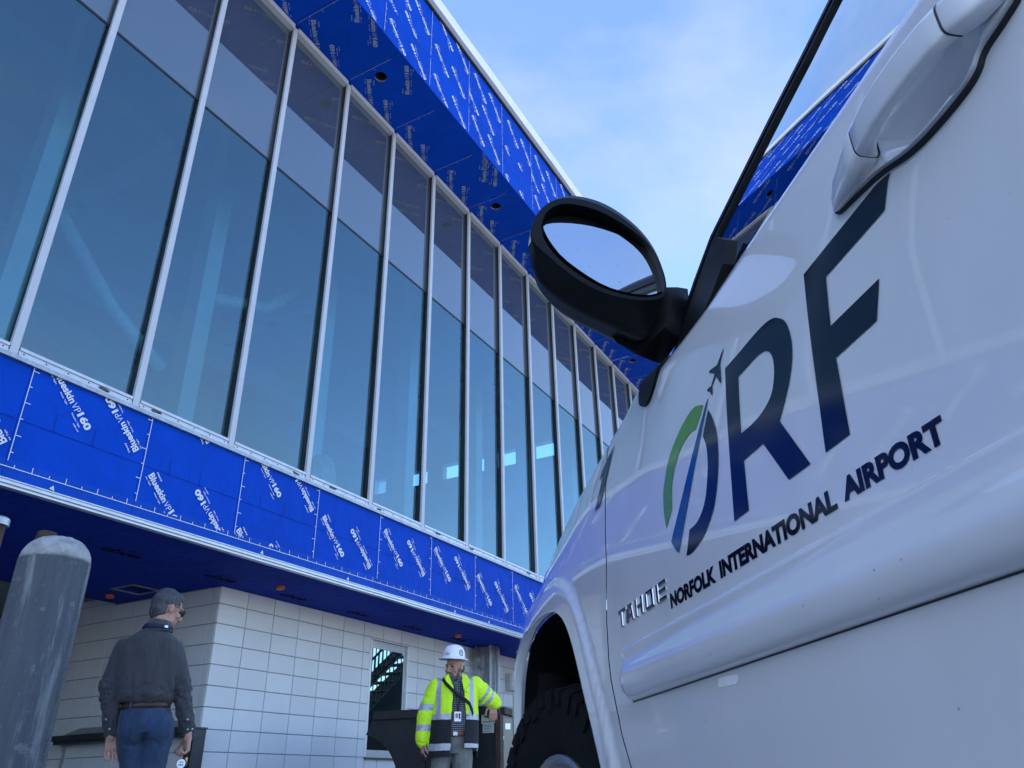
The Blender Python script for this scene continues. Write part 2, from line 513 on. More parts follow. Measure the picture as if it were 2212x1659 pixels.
def evaluated(ob):
    dg = bpy.context.evaluated_depsgraph_get()
    dg.update()
    return bpy.data.meshes.new_from_object(ob.evaluated_get(dg))
def text_mesh(body, size=1.0, bold=0.0, width=None, height=None, spacing=1.0, extrude=0.0, bevel=0.0):
    """flat lettering as a mesh, lower left corner at the origin"""
    cu = bpy.data.curves.new('lettering', 'FONT')
    cu.body = body; cu.size = size; cu.offset = bold; cu.space_character = spacing
    cu.extrude = extrude; cu.bevel_depth = bevel; cu.resolution_u = 4
    ob = bpy.data.objects.new('lettering', cu); COL.objects.link(ob)
    me = evaluated(ob)
    bpy.data.objects.remove(ob); bpy.data.curves.remove(cu)
    xs = [v.co.x for v in me.vertices]; ys = [v.co.y for v in me.vertices]
    x0, y0 = min(xs), min(ys)
    sx = width/(max(xs)-x0) if width else 1.0
    sy = height/(max(ys)-y0) if height else 1.0
    if width and not height: sy = 1.0
    v = [((p.co.x-x0)*sx, (p.co.y-y0)*sy, p.co.z) for p in me.vertices]
    f = [tuple(p.vertices) for p in me.polygons]
    bpy.data.meshes.remove(me)
    return v, f

def small_print(width, height, n=9):
    """print too small to read: a row of uneven strokes"""
    v, f = [], []
    rr = random.Random(n)
    x = 0.0; w = width/n
    for i in range(n):
        k = rr.uniform(.45, .85)*w; h0 = rr.uniform(0, .2)*height; h1 = rr.uniform(.75, 1)*height
        o = len(v); v += [(x, h0, 0), (x+k, h0, 0), (x+k, h1, 0), (x, h1, 0)]; f.append((o, o+1, o+2, o+3)); x += w
    return v, f
def inside(pt, poly):
    x, y = pt; c = False; j = len(poly)-1
    for i in range(len(poly)):
        xi, yi = poly[i]; xj, yj = poly[j]
        if (yi > y) != (yj > y) and x < (xj-xi)*(y-yi)/(yj-yi)+xi: c = not c
        j = i
    return c
def dense(poly, step):
    o = []
    n = len(poly)
    for i in range(n):
        a_, b_ = poly[i], poly[(i+1) % n]
        k = max(1, int(math.hypot(b_[0]-a_[0], b_[1]-a_[1])/step))
        for t in range(k):
            o.append((a_[0]+(b_[0]-a_[0])*t/k, a_[1]+(b_[1]-a_[1])*t/k))
    return o
def smooth_loop(poly, it=1, keep=()):
    for _ in range(it):
        o = []
        n = len(poly)
        for i in range(n):
            a_, b_ = poly[i], poly[(i+1) % n]
            o.append((a_[0]*.75+b_[0]*.25, a_[1]*.75+b_[1]*.25)); o.append((a_[0]*.25+b_[0]*.75, a_[1]*.25+b_[1]*.75))
        poly = o
    return poly
def sheet(outline, holes, step, fn, vstep=None):
    """fills a 2D outline (with holes) by a fine mesh and lays it on a surface: fn(u, v) -> point"""
    vstep = vstep or step
    loops = [dense(outline, step)]+[dense(h, step) for h in holes]
    pts, edges = [], []
    for lp in loops:
        o = len(pts); pts += lp
        edges += [(o+i, o+(i+1) % len(lp)) for i in range(len(lp))]
    us = [p[0] for p in outline]; vs = [p[1] for p in outline]
    from mathutils.kdtree import KDTree
    kd = KDTree(len(pts))
    for i_, p_ in enumerate(pts): kd.insert((p_[0], p_[1], 0), i_)
    kd.balance()
    near = .45*min(step, vstep)
    u = min(us)+step*.5
    while u < max(us):
        v = min(vs)+vstep*.5
        while v < max(vs):
            q = (u+random.uniform(-.02, .02)*step, v)
            if inside(q, outline) and not any(inside(q, h) for h in holes) and kd.find((q[0], q[1], 0))[2] > near: pts.append(q)
            v += vstep
        u += step
    r = geometry.delaunay_2d_cdt([Vector(p) for p in pts], edges, [], 0, 1e-7)
    V = [(p.x, p.y) for p in r[0]]
    F = []
    for t in r[2]:
        c = (sum(V[i][0] for i in t)/3, sum(V[i][1] for i in t)/3)
        if inside(c, outline) and not any(inside(c, h) for h in holes): F.append(tuple(t))
    return [fn(*p) for p in V], F

# ------------------------------------------------------------------ ground
gm = MB()
K = 40
for i in range(K+1):
    for j in range(K+1):
        gm.v.append((-600+1200*i/K, -600+1200*j/K, 0))
for i in range(K):
    for j in range(K):
        a_ = i*(K+1)+j
        gm.f.append((a_, a_+K+1, a_+K+2, a_+1))
def m_ground():
    M = Mat('apron_concrete')
    f = M.noise(.35, 6, .6); g = M.noise(30, 4, .7)
    c = M.ramp(f, [(.3, (.25, .25, .248)), (.7, (.33, .33, .325))])
    c = M.mix(.25, c, M.ramp(g, [(.3, (.2, .2, .2)), (.7, (.38, .38, .375))]))
    M.l(c, M.b.inputs['Base Color']); M.b.inputs['Roughness'].default_value = .9
    M.bump(g, .3, .01)
    return M.m
go = link('ground', gm.mesh('ground'), m_ground())
tag(go, kind='structure')
# ================================================================== TERMINAL BUILDING (local: x along facade, y into building, z up)
BROT = math.atan2(W[1], W[0])
BO = (8.0, 9.0)
def wpt(al, nn, z=0.0):
    P = W*al+N*nn
    return Vector((P[0], P[1], z))
bld = thing('terminal_building', 'glass-fronted terminal under construction, wrapped in printed blue weather barrier above white block walls', 'building', wpt(BO[0], BO[1]), BROT)
def bmesh_(mb, name, smooth=False, sharp=None):
    mb.v = [(x-BO[0], y-BO[1], z) for x, y, z in mb.v]
    return mb.mesh(name, smooth, sharp)
def bpart(name, mb, mat, parent=None, smooth=False, sharp=None):
    return link(name, bmesh_(mb, name, smooth, sharp), mat, parent or bld)

NB = 5.70            # plane of the lower band
NG = 5.79            # glass plane
SP = 1.0655          # curtain wall module
A0 = 2.69            # a mullion stands here
K0, K1 = -6, 20
NG_L = 0.0
Z_SILL, Z_TRANS, Z_TOP = 3.62, 7.17, 9.41

# floor slabs, interior, roof
bpart('floor_slab', MB().box(-5, 25, NB+.10, 15, 2.66, 3.50), 'concrete_int')
bpart('interior_wall', MB().box(-5, 25, 14.8, 15, 3.5, 9.6), 'int_wall')
bpart('interior_ceiling', MB().box(-5, 16.6, 5.9, 14.8, 9.45, 9.6), 'int_wall')
# cross wall with a row of high windows
cw = MB()
wz0, wz1 = 8.0, 8.42
cuts = [13.55, 13.15, 12.85, 11.75, 11.25, 10.75, 10.45, 9.95, 9.55, 9.0, 8.5, 7.9]
cw.box(16.6, 16.8, 5.9, 14.8, 3.5, wz0)
cw.box(16.6, 16.8, 5.9, 14.8, wz1, 9.45)
ed = [14.8]+cuts+[5.9]
for i in range(0, len(ed)-1, 2):
    cw.box(16.6, 16.8, ed[i+1], ed[i], wz0, wz1)
bpart('cross_wall', cw, 'int_wall')
for x in np.arange(A0-SP*4+.35, 16, SP*2):
    bpart('interior_column', MB().box(x, x+.22, 7.1, 7.35, 3.5, 9.45), 'int_col')
for y in (8.2, 10.5, 12.8):
    bpart('ceiling_beam', MB().box(-5, 16.6, y, y+.25, 8.95, 9.45), 'int_col')
for x in (1.0, 5.2, 9.4, 13.6):
    bpart('cross_beam', MB().box(x, x+.2, 5.95, 14.8, 8.95, 9.2), 'int_col')
# hanging ducts seen faintly through the glass
for pts in ([(3.6, 7.6, 6.3), (4.3, 7.4, 5.4), (5.0, 7.3, 4.9)], [(2.0, 7.9, 5.6), (3.6, 7.6, 5.9)], [(5.5, 7.8, 6.4), (6.8, 7.8, 6.9), (7.4, 7.7, 7.6)]):
    bpart('flexible_duct', MB().tube(pts, .09, 10), 'plastic_sheet', smooth=True)
for x, y, h in ((7.0, 6.6, .95), (7.25, 6.7, .7), (5.7, 6.5, .3), (6.1, 6.5, .25), (4.6, 6.5, .25)):
    b_ = MB(); 
    b_.ellipsoid((x, y, 3.5+h*.45), (.26, .2, h*.55), 12, 8)
    me = bmesh_(b_, 'plastic_bundle')
    for v in me.vertices:
        nz = noise.noise(v.co*4)*.14
        v.co += Vector((nz, nz*.5, noise.noise(v.co*6+Vector((3, 1, 2)))*.12))
    link('plastic_bundle', me, 'plastic_sheet', bld)
bpart('roof_deck', MB().box(-5, 16.7, 4.95, 15, 11.0, 11.1), 'roof')
bpart('roof_void_wall', MB().box(-5, 25, 4.87, 4.93, 9.52, 11.08), 'dark')
bpart('end_wall', MB().box(-32, -5.0, 4.9, 15, 0, 11.1), 'cmu')  # unseen wing left of the view, added to keep the sun off the scene

# ---------------- curtain wall
me_m = bmesh_(MB().box(8-.031, 8+.031, 9-.030, 9, Z_SILL-.10, Z_TOP+.03), 'mullion')
me_g = bmesh_(MB().box(8-.026, 8+.026, 9, 9+.038, Z_SILL-.07, Z_TOP+.0), 'gasket')
me_lo = bmesh_(MB().box(8+.027, 8+SP-.027, 9, 9+.012, Z_SILL-.015, Z_TRANS-.012), 'glass_pane')
me_lo.materials.append(MT['vision']); me_lo.materials.append(MT['glass_back'])
for p_ in me_lo.polygons: p_.material_index = 0 if p_.center.y < NG_L+.001 and abs(p_.normal.y) > .9 else 1
me_up = bmesh_(MB().box(8+.027, 8+SP-.027, 9, 9+.012, Z_TRANS+.012, Z_TOP), 'spandrel_pane')
me_t = bmesh_(MB().box(8+.027, 8+SP-.027, 8.994, 9.03, Z_TRANS-.014, Z_TRANS+.014), 'transom')
me_h = bmesh_(MB().box(8+.0345, 8+SP-.0345, 9-.028, 9+.05, Z_TOP-.015, Z_TOP+.065), 'head_trim')
sl = MB()
prof = [(.0, -.085), (-.055, -.085), (-.055, -.052), (-.040, -.050), (-.040, -.020), (-.052, -.018), (-.052, .006), (-.018, .012), (-.018, .02), (0, .02)]
xa, xb = 8+.040, 8+SP-.040
sl.rings([[(xa, 9+p, Z_SILL-.01+z) for p, z in prof], [(xb, 9+p, Z_SILL-.01+z) for p, z in prof]])
me_s = bmesh_(sl, 'sill_extrusion')
sc_ = MB()
for i in range(6):
    x = 8+.08+(SP-.16)*i/5
    sc_.ellipsoid((x, 9-.042, Z_SILL-.046), (.006, .004, .006), 6, 4)
me_sc = bmesh_(sc_, 'sill_screws')
cl = MB().box(8-.035, 8+.035, 9-.056, 9-.041, Z_SILL-.056, Z_SILL-.030); cl.box(8+.02, 8+.05, 9-.062, 9-.045, Z_SILL-.05, Z_SILL-.036)
me_cl = bmesh_(cl, 'sill_clip')
me_pl = bmesh_(MB().box(8-.026, 8+.026, 9-.026, 9+.04, Z_SILL-.108, Z_SILL-.1005), 'mullion_plug')
def place(name, me, mat, x, y, parent=None):
    return link(name, me, mat, parent or bld, loc=(x-8, y-9, 0))
for k in range(K0, K1):
    x = A0+SP*k
    m = place('mullion', me_m, 'white_alu', x, NG-.038)
    g = link('gasket', me_g, 'gasket', m, loc=(0, 0.0002, 0))
    link('mullion_plug', me_pl, 'dark', m)
    place('glass_pane', me_lo, 'vision', x, NG)
    place('spandrel_pane', me_up, 'spandrel', x, NG)
    place('transom', me_t, 'gasket', x, NG)
    place('head_trim', me_h, 'white_alu', x, NG-.05)
    s = place('sill_extrusion', me_s, 'mill_alu', x, NG-.02)
    link('sill_screws', me_sc, 'gasket', s)
    c = link('sill_clip', me_cl, 'steel_dark', s, loc=(.42+.12*random.random(), -.001, 0), rot=(0, random.uniform(-.12, .12), 0))
# grey sill flashing under the aluminium
bpart('sill_flashing', MB().box(-4, 24, NB-.035, NG-.03, Z_SILL-.135, Z_SILL-.10), 'galv')
bpart('spandrel_backing', MB().box(-4, 24, NG+.05, NG+.06, Z_TRANS+.01, Z_TOP), 'dark')

# ---------------- printed lettering of the weather barrier
def logo():
    V, F = [], []
    def put(vf, x, y):
        v, f = vf
        o = len(V)
        V.extend((p[0]+x, p[1]+y, 0) for p in v); F.extend(tuple(i+o for i in q) for q in f)
    put(text_mesh('Blueskin', .09, .0028, .265, .066), 0, 0)
    put(text_mesh('VP', .09, -.0006, .075, .060), .275, 0)
    put(text_mesh('160', .09, .0042, .145, .068), .362, .004)
    put(text_mesh('Henry', .035, .0008, .085, .026), .02, .082)
    put(text_mesh('Air Tight', .025, .0004, .09, .019), -.005, -.033)
    put(text_mesh('Water Tight', .025, .0004, .11, .019), .15, -.036)
    put(text_mesh('Weather Tight', .025, .0004, .13, .019), .33, -.036)
    put(small_print(.08, .012, 8), .41, -.062)
    return V, F
LOGO_V, LOGO_F = logo()
LOGO_C = (.253, .03)
def logo_on(panel, fn, cx, cy, ang, box, mat='print_white', flip=1):
    """prints the lettering on a panel plane (u, v); what would run past the panel's edge is cut off"""
    ca, sa = math.cos(ang), math.sin(ang)
    bm = bmesh.new()
    vs = [bm.verts.new(((p[0]-LOGO_C[0])*ca-flip*(p[1]-LOGO_C[1])*sa+cx, (p[0]-LOGO_C[0])*sa+flip*(p[1]-LOGO_C[1])*ca+cy, 0)) for p in LOGO_V]
    for q in LOGO_F:
        try: bm.faces.new([vs[i] for i in q])
        except ValueError: pass
    u0, u1, v0, v1 = box
    for co, no in (((u0, 0, 0), (-1, 0, 0)), ((u1, 0, 0), (1, 0, 0)), ((0, v0, 0), (0, -1, 0)), ((0, v1, 0), (0, 1, 0))):
        g = bm.verts[:]+bm.edges[:]+bm.faces[:]
        if g: bmesh.ops.bisect_plane(bm, geom=g, plane_co=co, plane_no=no, clear_outer=True)
    if not bm.faces:
        bm.free(); return None
    for v in bm.verts:
        q = fn(v.co.x, v.co.y)
        v.co = Vector((q[0]-BO[0], q[1]-BO[1], q[2]))
    me = bpy.data.meshes.new('print'); bm.to_mesh(me); bm.free()
    return link('print', me, mat, panel)
def rule_mesh(pts_u, fn, vertical, c, ticks, w=.006, tl=.035, side=1):
    """printed rule with ticks; pts_u=(a, b) along the line, c the other coordinate"""
    mb = MB(); a_, b_ = pts_u
    def quad(u0, u1, v0, v1):
        mb.add([fn(u0, v0), fn(u1, v0), fn(u1, v1), fn(u0, v1)], [(0, 1, 2, 3)])
    if vertical: quad(c-w/2, c+w/2, a_, b_)
    else: quad(a_, b_, c-w/2, c+w/2)
    t = a_+ticks*.5; i = 0
    while t < b_:
        l = tl*(1.5 if i % 2 else .8)
        if vertical: quad(c-l if side < 0 else c+w/2, c-w/2 if side < 0 else c+l, t-w/2, t+w/2)
        else: quad(t-w/2, t+w/2, c+w/2 if side > 0 else c-l, c+l if side > 0 else c-w/2)
        t += ticks; i += 1
    return mb

# ---------------- lower band
def crinkled(x0, x1, z0, z1, y, amp, seed, nx=18, nz=14, axis='y', depth=.03, d0=1):
    """closed thin panel whose face is slightly crinkled"""
    mb = MB(); n_ = (nx+1)*(nz+1)
    def P(u, v, off):
        return (u, y+off, v) if axis == 'y' else (u, v, y+off)
    for i in range(nx+1):
        for j in range(nz+1):
            u = x0+(x1-x0)*i/nx; v = z0+(z1-z0)*j/nz
            e = min(i, nx-i, j, nz-j); k = min(1, e/1.5)
            o = noise.noise(Vector((u*2.6, v*2.6, seed)))*amp+noise.noise(Vector((u*9, v*5, seed+7)))*amp*.4
            mb.v.append(P(u, v, -d0*abs(o)*k))
    for i in range(nx):
        for j in range(nz):
            a_ = i*(nz+1)+j
            mb.f.append((a_, a_+nz+1, a_+nz+2, a_+1))
    o = len(mb.v)
    mb.v += [P(x0, z0, d0*depth), P(x1, z0, d0*depth), P(x1, z1, d0*depth), P(x0, z1, d0*depth)]
    mb.f.append((o, o+1, o+2, o+3))
    def edge(idx, q0, q1):
        mb.f.append(tuple(idx)+(q1, q0))
    edge([i*(nz+1) for i in range(nx+1)], o, o+1)
    edge([nx*(nz+1)+j for j in range(nz+1)], o+1, o+2)
    edge([i*(nz+1)+nz for i in range(nx, -1, -1)], o+2, o+3)
    edge([j for j in range(nz, -1, -1)], o+3, o)
    return mb
fB = lambda u, v: (u, NB-.0105, v)
V0 = 2.843
bpart('sheathing_board', MB().box(-4, 24, NB+.032, NB+.09, 2.57, 3.5), 'tan')
LP = {0: [(3.20, 3.35, -45), (3.655, 3.33, 135)], 1: [(4.185, 2.82, -45), (4.675, 2.83, 135), (4.36, 3.66, 135)],
      2: [(5.31, 3.41, -45), (5.795, 3.40, 135), (5.2, 2.60, -45), (5.62, 2.56, 135)], 3: [(6.328, 3.03, -45), (6.80, 3.01, 135)], 4: [(7.39, 3.15, -45), (7.857, 3.137, 135)],
      5: [(8.443, 3.178, -45), (8.918, 3.172, 135)], 6: [(9.50, 3.047, -45), (9.973, 3.044, 135)], 7: [(10.57, 3.1, -45), (11.04, 3.08, 135)]}
for k in range(-6, 20):
    x0 = V0+SP*k
    w_ = bpart('wrap_panel', crinkled(x0+.0015, x0+SP-.0015, 2.705, Z_SILL-.115, NB, .0075, k), 'wrap', smooth=True, sharp=40)
    for cx, cy, an in LP.get(k, [(x0+.36, 3.15+.12*math.sin(k*2.1), -45), (x0+.84, 3.13+.12*math.sin(k*2.1), 135)]):
        logo_on(w_, fB, cx, cy, math.radians(an), (x0+.01, x0+SP-.01, 2.715, Z_SILL-.12))
    if 0 <= k < 10 or k == -1:
        link('printed_rule', bmesh_(rule_mesh((2.735, 3.505), fB, True, x0+.012, .132, .006, .03, -1 if k % 2 else 1), 'printed_rule'), 'print_white', w_)
    if -2 <= k < 9:
        # pencilled snap lines and creases
        mk = MB()
        def q_(u0, u1, v0, v1): mk.add([fB(u0, v0), fB(u1, v0), fB(u1, v1), fB(u0, v1)], [(0, 1, 2, 3)])
        q_(x0+.02, x0+SP-.02, 3.052, 3.055)
        for t in (.27, .60): q_(x0+t, x0+t+.003, 3.05, 3.20)
        link('chalk_line', bmesh_(mk, 'chalk_line'), 'print_black', w_)
    s_ = bpart('barrier_strip', crinkled(x0+.0015, x0+SP-.0015, 2.612, 2.7495, NB-.0065, .0055, k+50, 22, 4, depth=.006), 'wrap_tape', smooth=True, sharp=40)
    if -2 <= k < 10:
        fS = lambda u, v: (u, NB-.0145, v)
        link('printed_rule', bmesh_(rule_mesh((x0+.0, x0+SP), fS, False, 2.690, .133, .006, .03, 1), 'printed_rule'), 'print_white', s_)
        if k % 3 != 1:
            tx = x0+.35+.2*(k % 2)
            mk = MB().add([fS(tx, 2.625), fS(tx+.045, 2.615), fS(tx+.03, 2.655)], [(0, 1, 2)])
            link('printed_mark', bmesh_(mk, 'printed_mark'), 'print_white', s_)
# aluminium drip trim with two grooves
tr = MB()
pz = [(0.03, .0), (-.028, .0), (-.028, .014), (-.010, .016), (-.010, .024), (-.030, .026), (-.030, .044), (-.012, .046), (-.012, .054), (-.024, .056), (-.024, .064), (.03, .066)]
for x0, x1 in ((-4, 2.2), (2.203, 5.246), (5.249, 8.29), (8.293, 11.33), (11.333, 24)):
    t_ = MB().rings([[(x0, NB+p, 2.543+z) for p, z in pz], [(x1, NB+p, 2.543+z) for p, z in pz]])
    bpart('drip_trim', t_, 'mill_alu')

# ---------------- lower soffit boards
def lettering(name, body, fn, size, mat, parent, bold=.0, width=None, height=None, box=True):
    v, f = text_mesh(body, size, bold, width, height)
    mb = MB().add([fn(p[0], p[1]) for p in v], f)
    return link(name, bmesh_(mb, name), mat, parent)
hx0, hx1, hy0, hy1 = 5.355, 5.657, 7.52, 7.82
nxs = [5.725, 6.94, 8.42]
bx = [4.04+2.44*k for k in range(-3, 8)]
boards = []
for i in range(len(bx)-1):
    for j in range(2):
        x0, x1, y0, y1 = bx[i]+.003, bx[i+1]-.003, nxs[j]+.003, nxs[j+1]-.003
        if j == 1 and x0 > 5.88: continue
        if j == 1 and x1 > 5.88: x1 = 5.87
        m = MB()
        if x0 < hx0 < x1 and y0 < hy0 < y1:
            for q in ((x0, hx0, y0, y1), (hx1, x1, y0, y1), (hx0, hx1, y0, hy0), (hx0, hx1, hy1, y1)):
                m.box(*q, 2.56, 2.6)
        else:
            m.box(x0, x1, y0, y1, 2.56, 2.6)
        boards.append((bpart('soffit_board', m, 'foam'), x0, x1, y0, y1))
bpart('soffit_backing', MB().box(-4, 24, 5.75, 8.42, 2.604, 2.65), 'tan')
hb = MB()
for q in ((hx0-.03, hx1+.03, hy0-.03, hy0), (hx0-.03, hx1+.03, hy1, hy1+.03), (hx0-.03, hx0, hy0, hy1), (hx1, hx1+.03, hy0, hy1)):
    hb.box(*q, 2.552, 2.5595)
bpart('hatch_frame', hb, 'tan')
bpart('hatch_shaft', MB().box(hx0, hx1, hy0, hy1, 2.598, 2.603), 'dark')
vx = text_mesh('exp', .2, .006, .40, .135)
vx2 = small_print(.26, .02, 12)
for ex in (2.05, 3.20, 4.70, 5.87, 6.93, 8.08, 9.25, 10.4, 11.55, 12.7):
    fn = lambda u, v: (ex-u-v*.18, 6.47+v, 2.5578)
    host = [b_[0] for b_ in boards if b_[1] <= ex-.01 <= b_[2] and b_[3] < 6.5 < b_[4]][0]
    m = MB().add([fn(p[0], p[1]) for p in vx[0]], vx[1])
    m.add([fn(p[0]+.08, p[1]-.04) for p in vx2[0]], vx2[1])
    link('print', bmesh_(m, 'print'), 'print_black', host)
fm = MB()
for x in np.arange(-1.0, 13, .305):
    for y in np.arange(5.85, 8.4, .23):
        if (x > 5.86 and y > 6.76) or (hx0-.06 < x < hx1+.06 and hy0-.06 < y < hy1+.06): continue
        xx, yy = x+random.uniform(-.01, .01), y+random.uniform(-.01, .01)
        for a_, b_ in ((.016, .003), (.003, .016)):
            fm.add([(xx-a_, yy-b_, 2.5585), (xx+a_, yy-b_, 2.5585), (xx+a_, yy+b_, 2.5585), (xx-a_, yy+b_, 2.5585)], [(0, 1, 2, 3)])
tag(bpart('fastener_marks', fm, 'print_black'), kind='stuff')
me_cap = bmesh_(MB().lathe([(.047, 2.5593), (.047, 2.535), (.040, 2.527)], 8, 9, 16), 'orange_cap', True, 40)
for x, y in ((5.53, 8.13), (6.25, 6.30), (9.86, 6.35), (13.4, 6.35)):
    place('orange_cap', me_cap, 'orange', x, y)

# ---------------- upper soffit
ZS = 9.49
NF = 4.80
fU = lambda u, v: (u, v, ZS-.0035)
S0 = 4.76; SS = 1.061
holes_at = {1: 6.03, 4: 9.23, 7: 12.45, 10: 15.63, 11: 16.38}
for k in range(-8, 18):
    x0, x1 = S0+SS*k, S0+SS*(k+1)
    m = MB()
    if k in holes_at and x0+.1 < holes_at[k] < x1-.1:
        hx = holes_at[k]
        circ = [(hx+.085*math.cos(2*PI*i/24), 5.285+.085*math.sin(2*PI*i/24)) for i in range(24)]
        v, f = sheet([(x0+.002, NF), (x1-.002, NF), (x1-.002, 5.76), (x0+.002, 5.76)], [circ], .2, lambda u, q: (u, q, ZS))
        m.add(v, f)
        p_ = bpart('soffit_panel', m, 'wrap')
        c_ = MB()
        c_.rings([[(a_, b_, ZS) for a_, b_ in circ], [(a_, b_, ZS+.02) for a_, b_ in circ]], cap=False)
        link('hole_rim', bmesh_(c_, 'hole_rim', True), 'tan', p_)
        c_ = MB()
        c_.rings([[(a_, b_, ZS+.02) for a_, b_ in circ], [(a_, b_, ZS+.16) for a_, b_ in circ]], cap=False)
        c_.add([(a_, b_, ZS+.16) for a_, b_ in circ], [tuple(range(24))])
        link('downlight_hole', bmesh_(c_, 'downlight_hole'), 'dark', p_)
    else:
        p_ = bpart('soffit_panel', crinkled(x0+.002, x1-.002, NF, 5.76, ZS, .004, k+90, 14, 12, axis='z', depth=.02), 'wrap', smooth=True, sharp=40)
    bx_ = (x0+.01, x1-.01, NF+.01, 5.70)
    pm = [(.30, 5.62, 35), (.72, 5.66, 215)] if k % 2 == 0 else [(.36, 5.60, 35), (.78, 5.62, 215), (.44, 5.0, 215)]
    if k % 3 == 0: pm = pm+[(.62, 4.90, 35), (.2, 4.86, 215)]
    if -2 <= k < 13:
        for cx, cy, an in pm:
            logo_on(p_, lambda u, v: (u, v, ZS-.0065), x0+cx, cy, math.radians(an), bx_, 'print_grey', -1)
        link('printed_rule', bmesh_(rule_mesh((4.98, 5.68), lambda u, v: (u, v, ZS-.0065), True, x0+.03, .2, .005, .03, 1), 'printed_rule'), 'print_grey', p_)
# ---------------- parapet fascia (two courses) and coping
fF = lambda u, v: (u, NF-.0085, v)
F0 = 5.449-1.05*10
FS = 1.05
for k in range(-1, 28):
    x0, x1 = F0+FS*k, F0+FS*(k+1)
    for z0, z1, row in ((ZS-.003, 10.085, 0), (10.088, 11.15, 1)):
        p_ = bpart('fascia_panel', crinkled(x0+.0015, x1-.0015, z0, z1, NF-(.0 if row == 0 else .0), .006, k*2+row+200, 14, 10), 'wrap', smooth=True, sharp=40)
        if 8 <= k < 24:
            j = k-10
            sh = [0, -.02, .10, -.28, .05, -.12][j % 6]
            if row == 0:
                cs = [(.295, 9.69+sh), (.775, 9.70+sh)]
            else:
                cs = [(.36, 10.68+sh), (.82, 10.67+sh), (.12, 10.2+sh), (.60, 10.19+sh)] if j % 2 == 0 else [(.3, 10.32+sh), (.75, 10.30+sh), (.4, 10.99+sh), (.86, 10.95+sh)]
            for i, (cx, cy) in enumerate(cs):
                logo_on(p_, fF, x0+cx, cy, math.radians(-46 if i % 2 == 0 else 134), (x0+.01, x1-.01, z0+.01, z1-.01))
            link('printed_rule', bmesh_(rule_mesh((z0+.03, z1-.02), fF, True, x0+.01, .13, .005, .024, 1), 'printed_rule'), 'print_white', p_)
for i in range(9):
    x0, x1 = -5.2+3.3*i, -5.2+3.3*(i+1)-.004
    c_ = MB(); rs = []
    for q in range(9):
        x = x0+(x1-x0)*q/8
        wv = .012*noise.noise(Vector((x*1.3, 0, 4)))
        rs.append([(x, NF-.10+wv, 11.13), (x, NF-.125+wv, 11.30), (x, NF+.5, 11.34), (x, NF+.5, 11.13)])
    c_.rings(rs)
    bpart('coping', c_, 'coping')
bpart('coping_shadow_gap', MB().box(-5, 24, NF-.035, NF+.1, 11.085, 11.129), 'gasket')

# ---------------- block walls of the ground floor
wallR = bpart('masonry_wall', MB().box(5.905, 8.458, 6.802, 7.1, 0, 2.72).box(9.272, 25, 6.802, 7.1, 0, 2.72).box(8.458, 9.272, 6.802, 7.1, 0, .953).box(8.458, 9.272, 6.802, 7.1, 2.356, 2.72), 'mortar')
wallL = bpart('masonry_wall', MB().box(5.897, 6.1, 6.83, 14, 0, 3.3), 'mortar')
G = .0045
rows = [(2.380-.2035*i, 2.380-.2035*(i-1)) for i in range(0, 11)]
def block(x0, x1, z0, z1, left=False):
    if x1-x0 < .02 or z1-z0 < .02: return
    if not left:
        mb = MB().cbox(x0+G, x1-G, 6.79, 6.8015, z0+G, z1-G, .003)
        bpart('block', mb, 'cmu', wallR)
    else:
        mb = MB().cbox(x0+G, x1-G, 0, .0115, z0+G, z1-G, .003)
        mb.v = [(5.885+y, x, z) for x, y, z in mb.v]
        bpart('block', mb, 'cmu', wallL)
xs = [5.885]+[6.283+.4035*i for i in range(0, 17)]
for z0, z1 in rows:
    for i in range(len(xs)-1):
        x0, x1 = xs[i], xs[i+1]
        z1c = min(z1, 2.558)
        if z0 < .6 and x0 > 9.3: continue
        # window opening
        if x1 > 8.458 and x0 < 9.272 and z1c > .953 and z0 < 2.356:
            if x0 < 8.458: block(x0, 8.458, z0, z1c)
            if x1 > 9.272: block(9.272, x1, z0, z1c)
            if z1c > 2.356: block(max(x0, 8.458), min(x1, 9.272), max(z0, 2.356), z1c)
            if z0 < .953: block(max(x0, 8.458), min(x1, 9.272), z0, .953)
        else:
            block(x0, x1, z0, z1c)
ys = [6.80]+[6.905+.4064*i for i in range(0, 10)]
for z0, z1 in [(2.583, 2.786)]+rows[:10]:
    for i in range(len(ys)-1):
        zz = min(z1, 2.558) if ys[i] < 8.35 else z1
        if z0 > 2.5 and ys[i] < 8.35: continue
        block(ys[i], ys[i+1], z0, zz, True)
# dark covered bay behind the soffit, left
bpart('covered_bay_wall', MB().box(-5, 5.9, 13.6, 13.9, 0, 3.4), 'concrete_int')
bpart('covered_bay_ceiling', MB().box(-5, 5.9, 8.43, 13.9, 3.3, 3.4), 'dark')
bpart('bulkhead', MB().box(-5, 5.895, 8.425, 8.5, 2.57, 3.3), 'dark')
for z in (2.2, 2.45, 2.7):
    bpart('overhead_pipe', MB().tube([(-5, 12.2, z), (5.8, 12.2, z)], .05, 8), 'steel_dark', smooth=True)

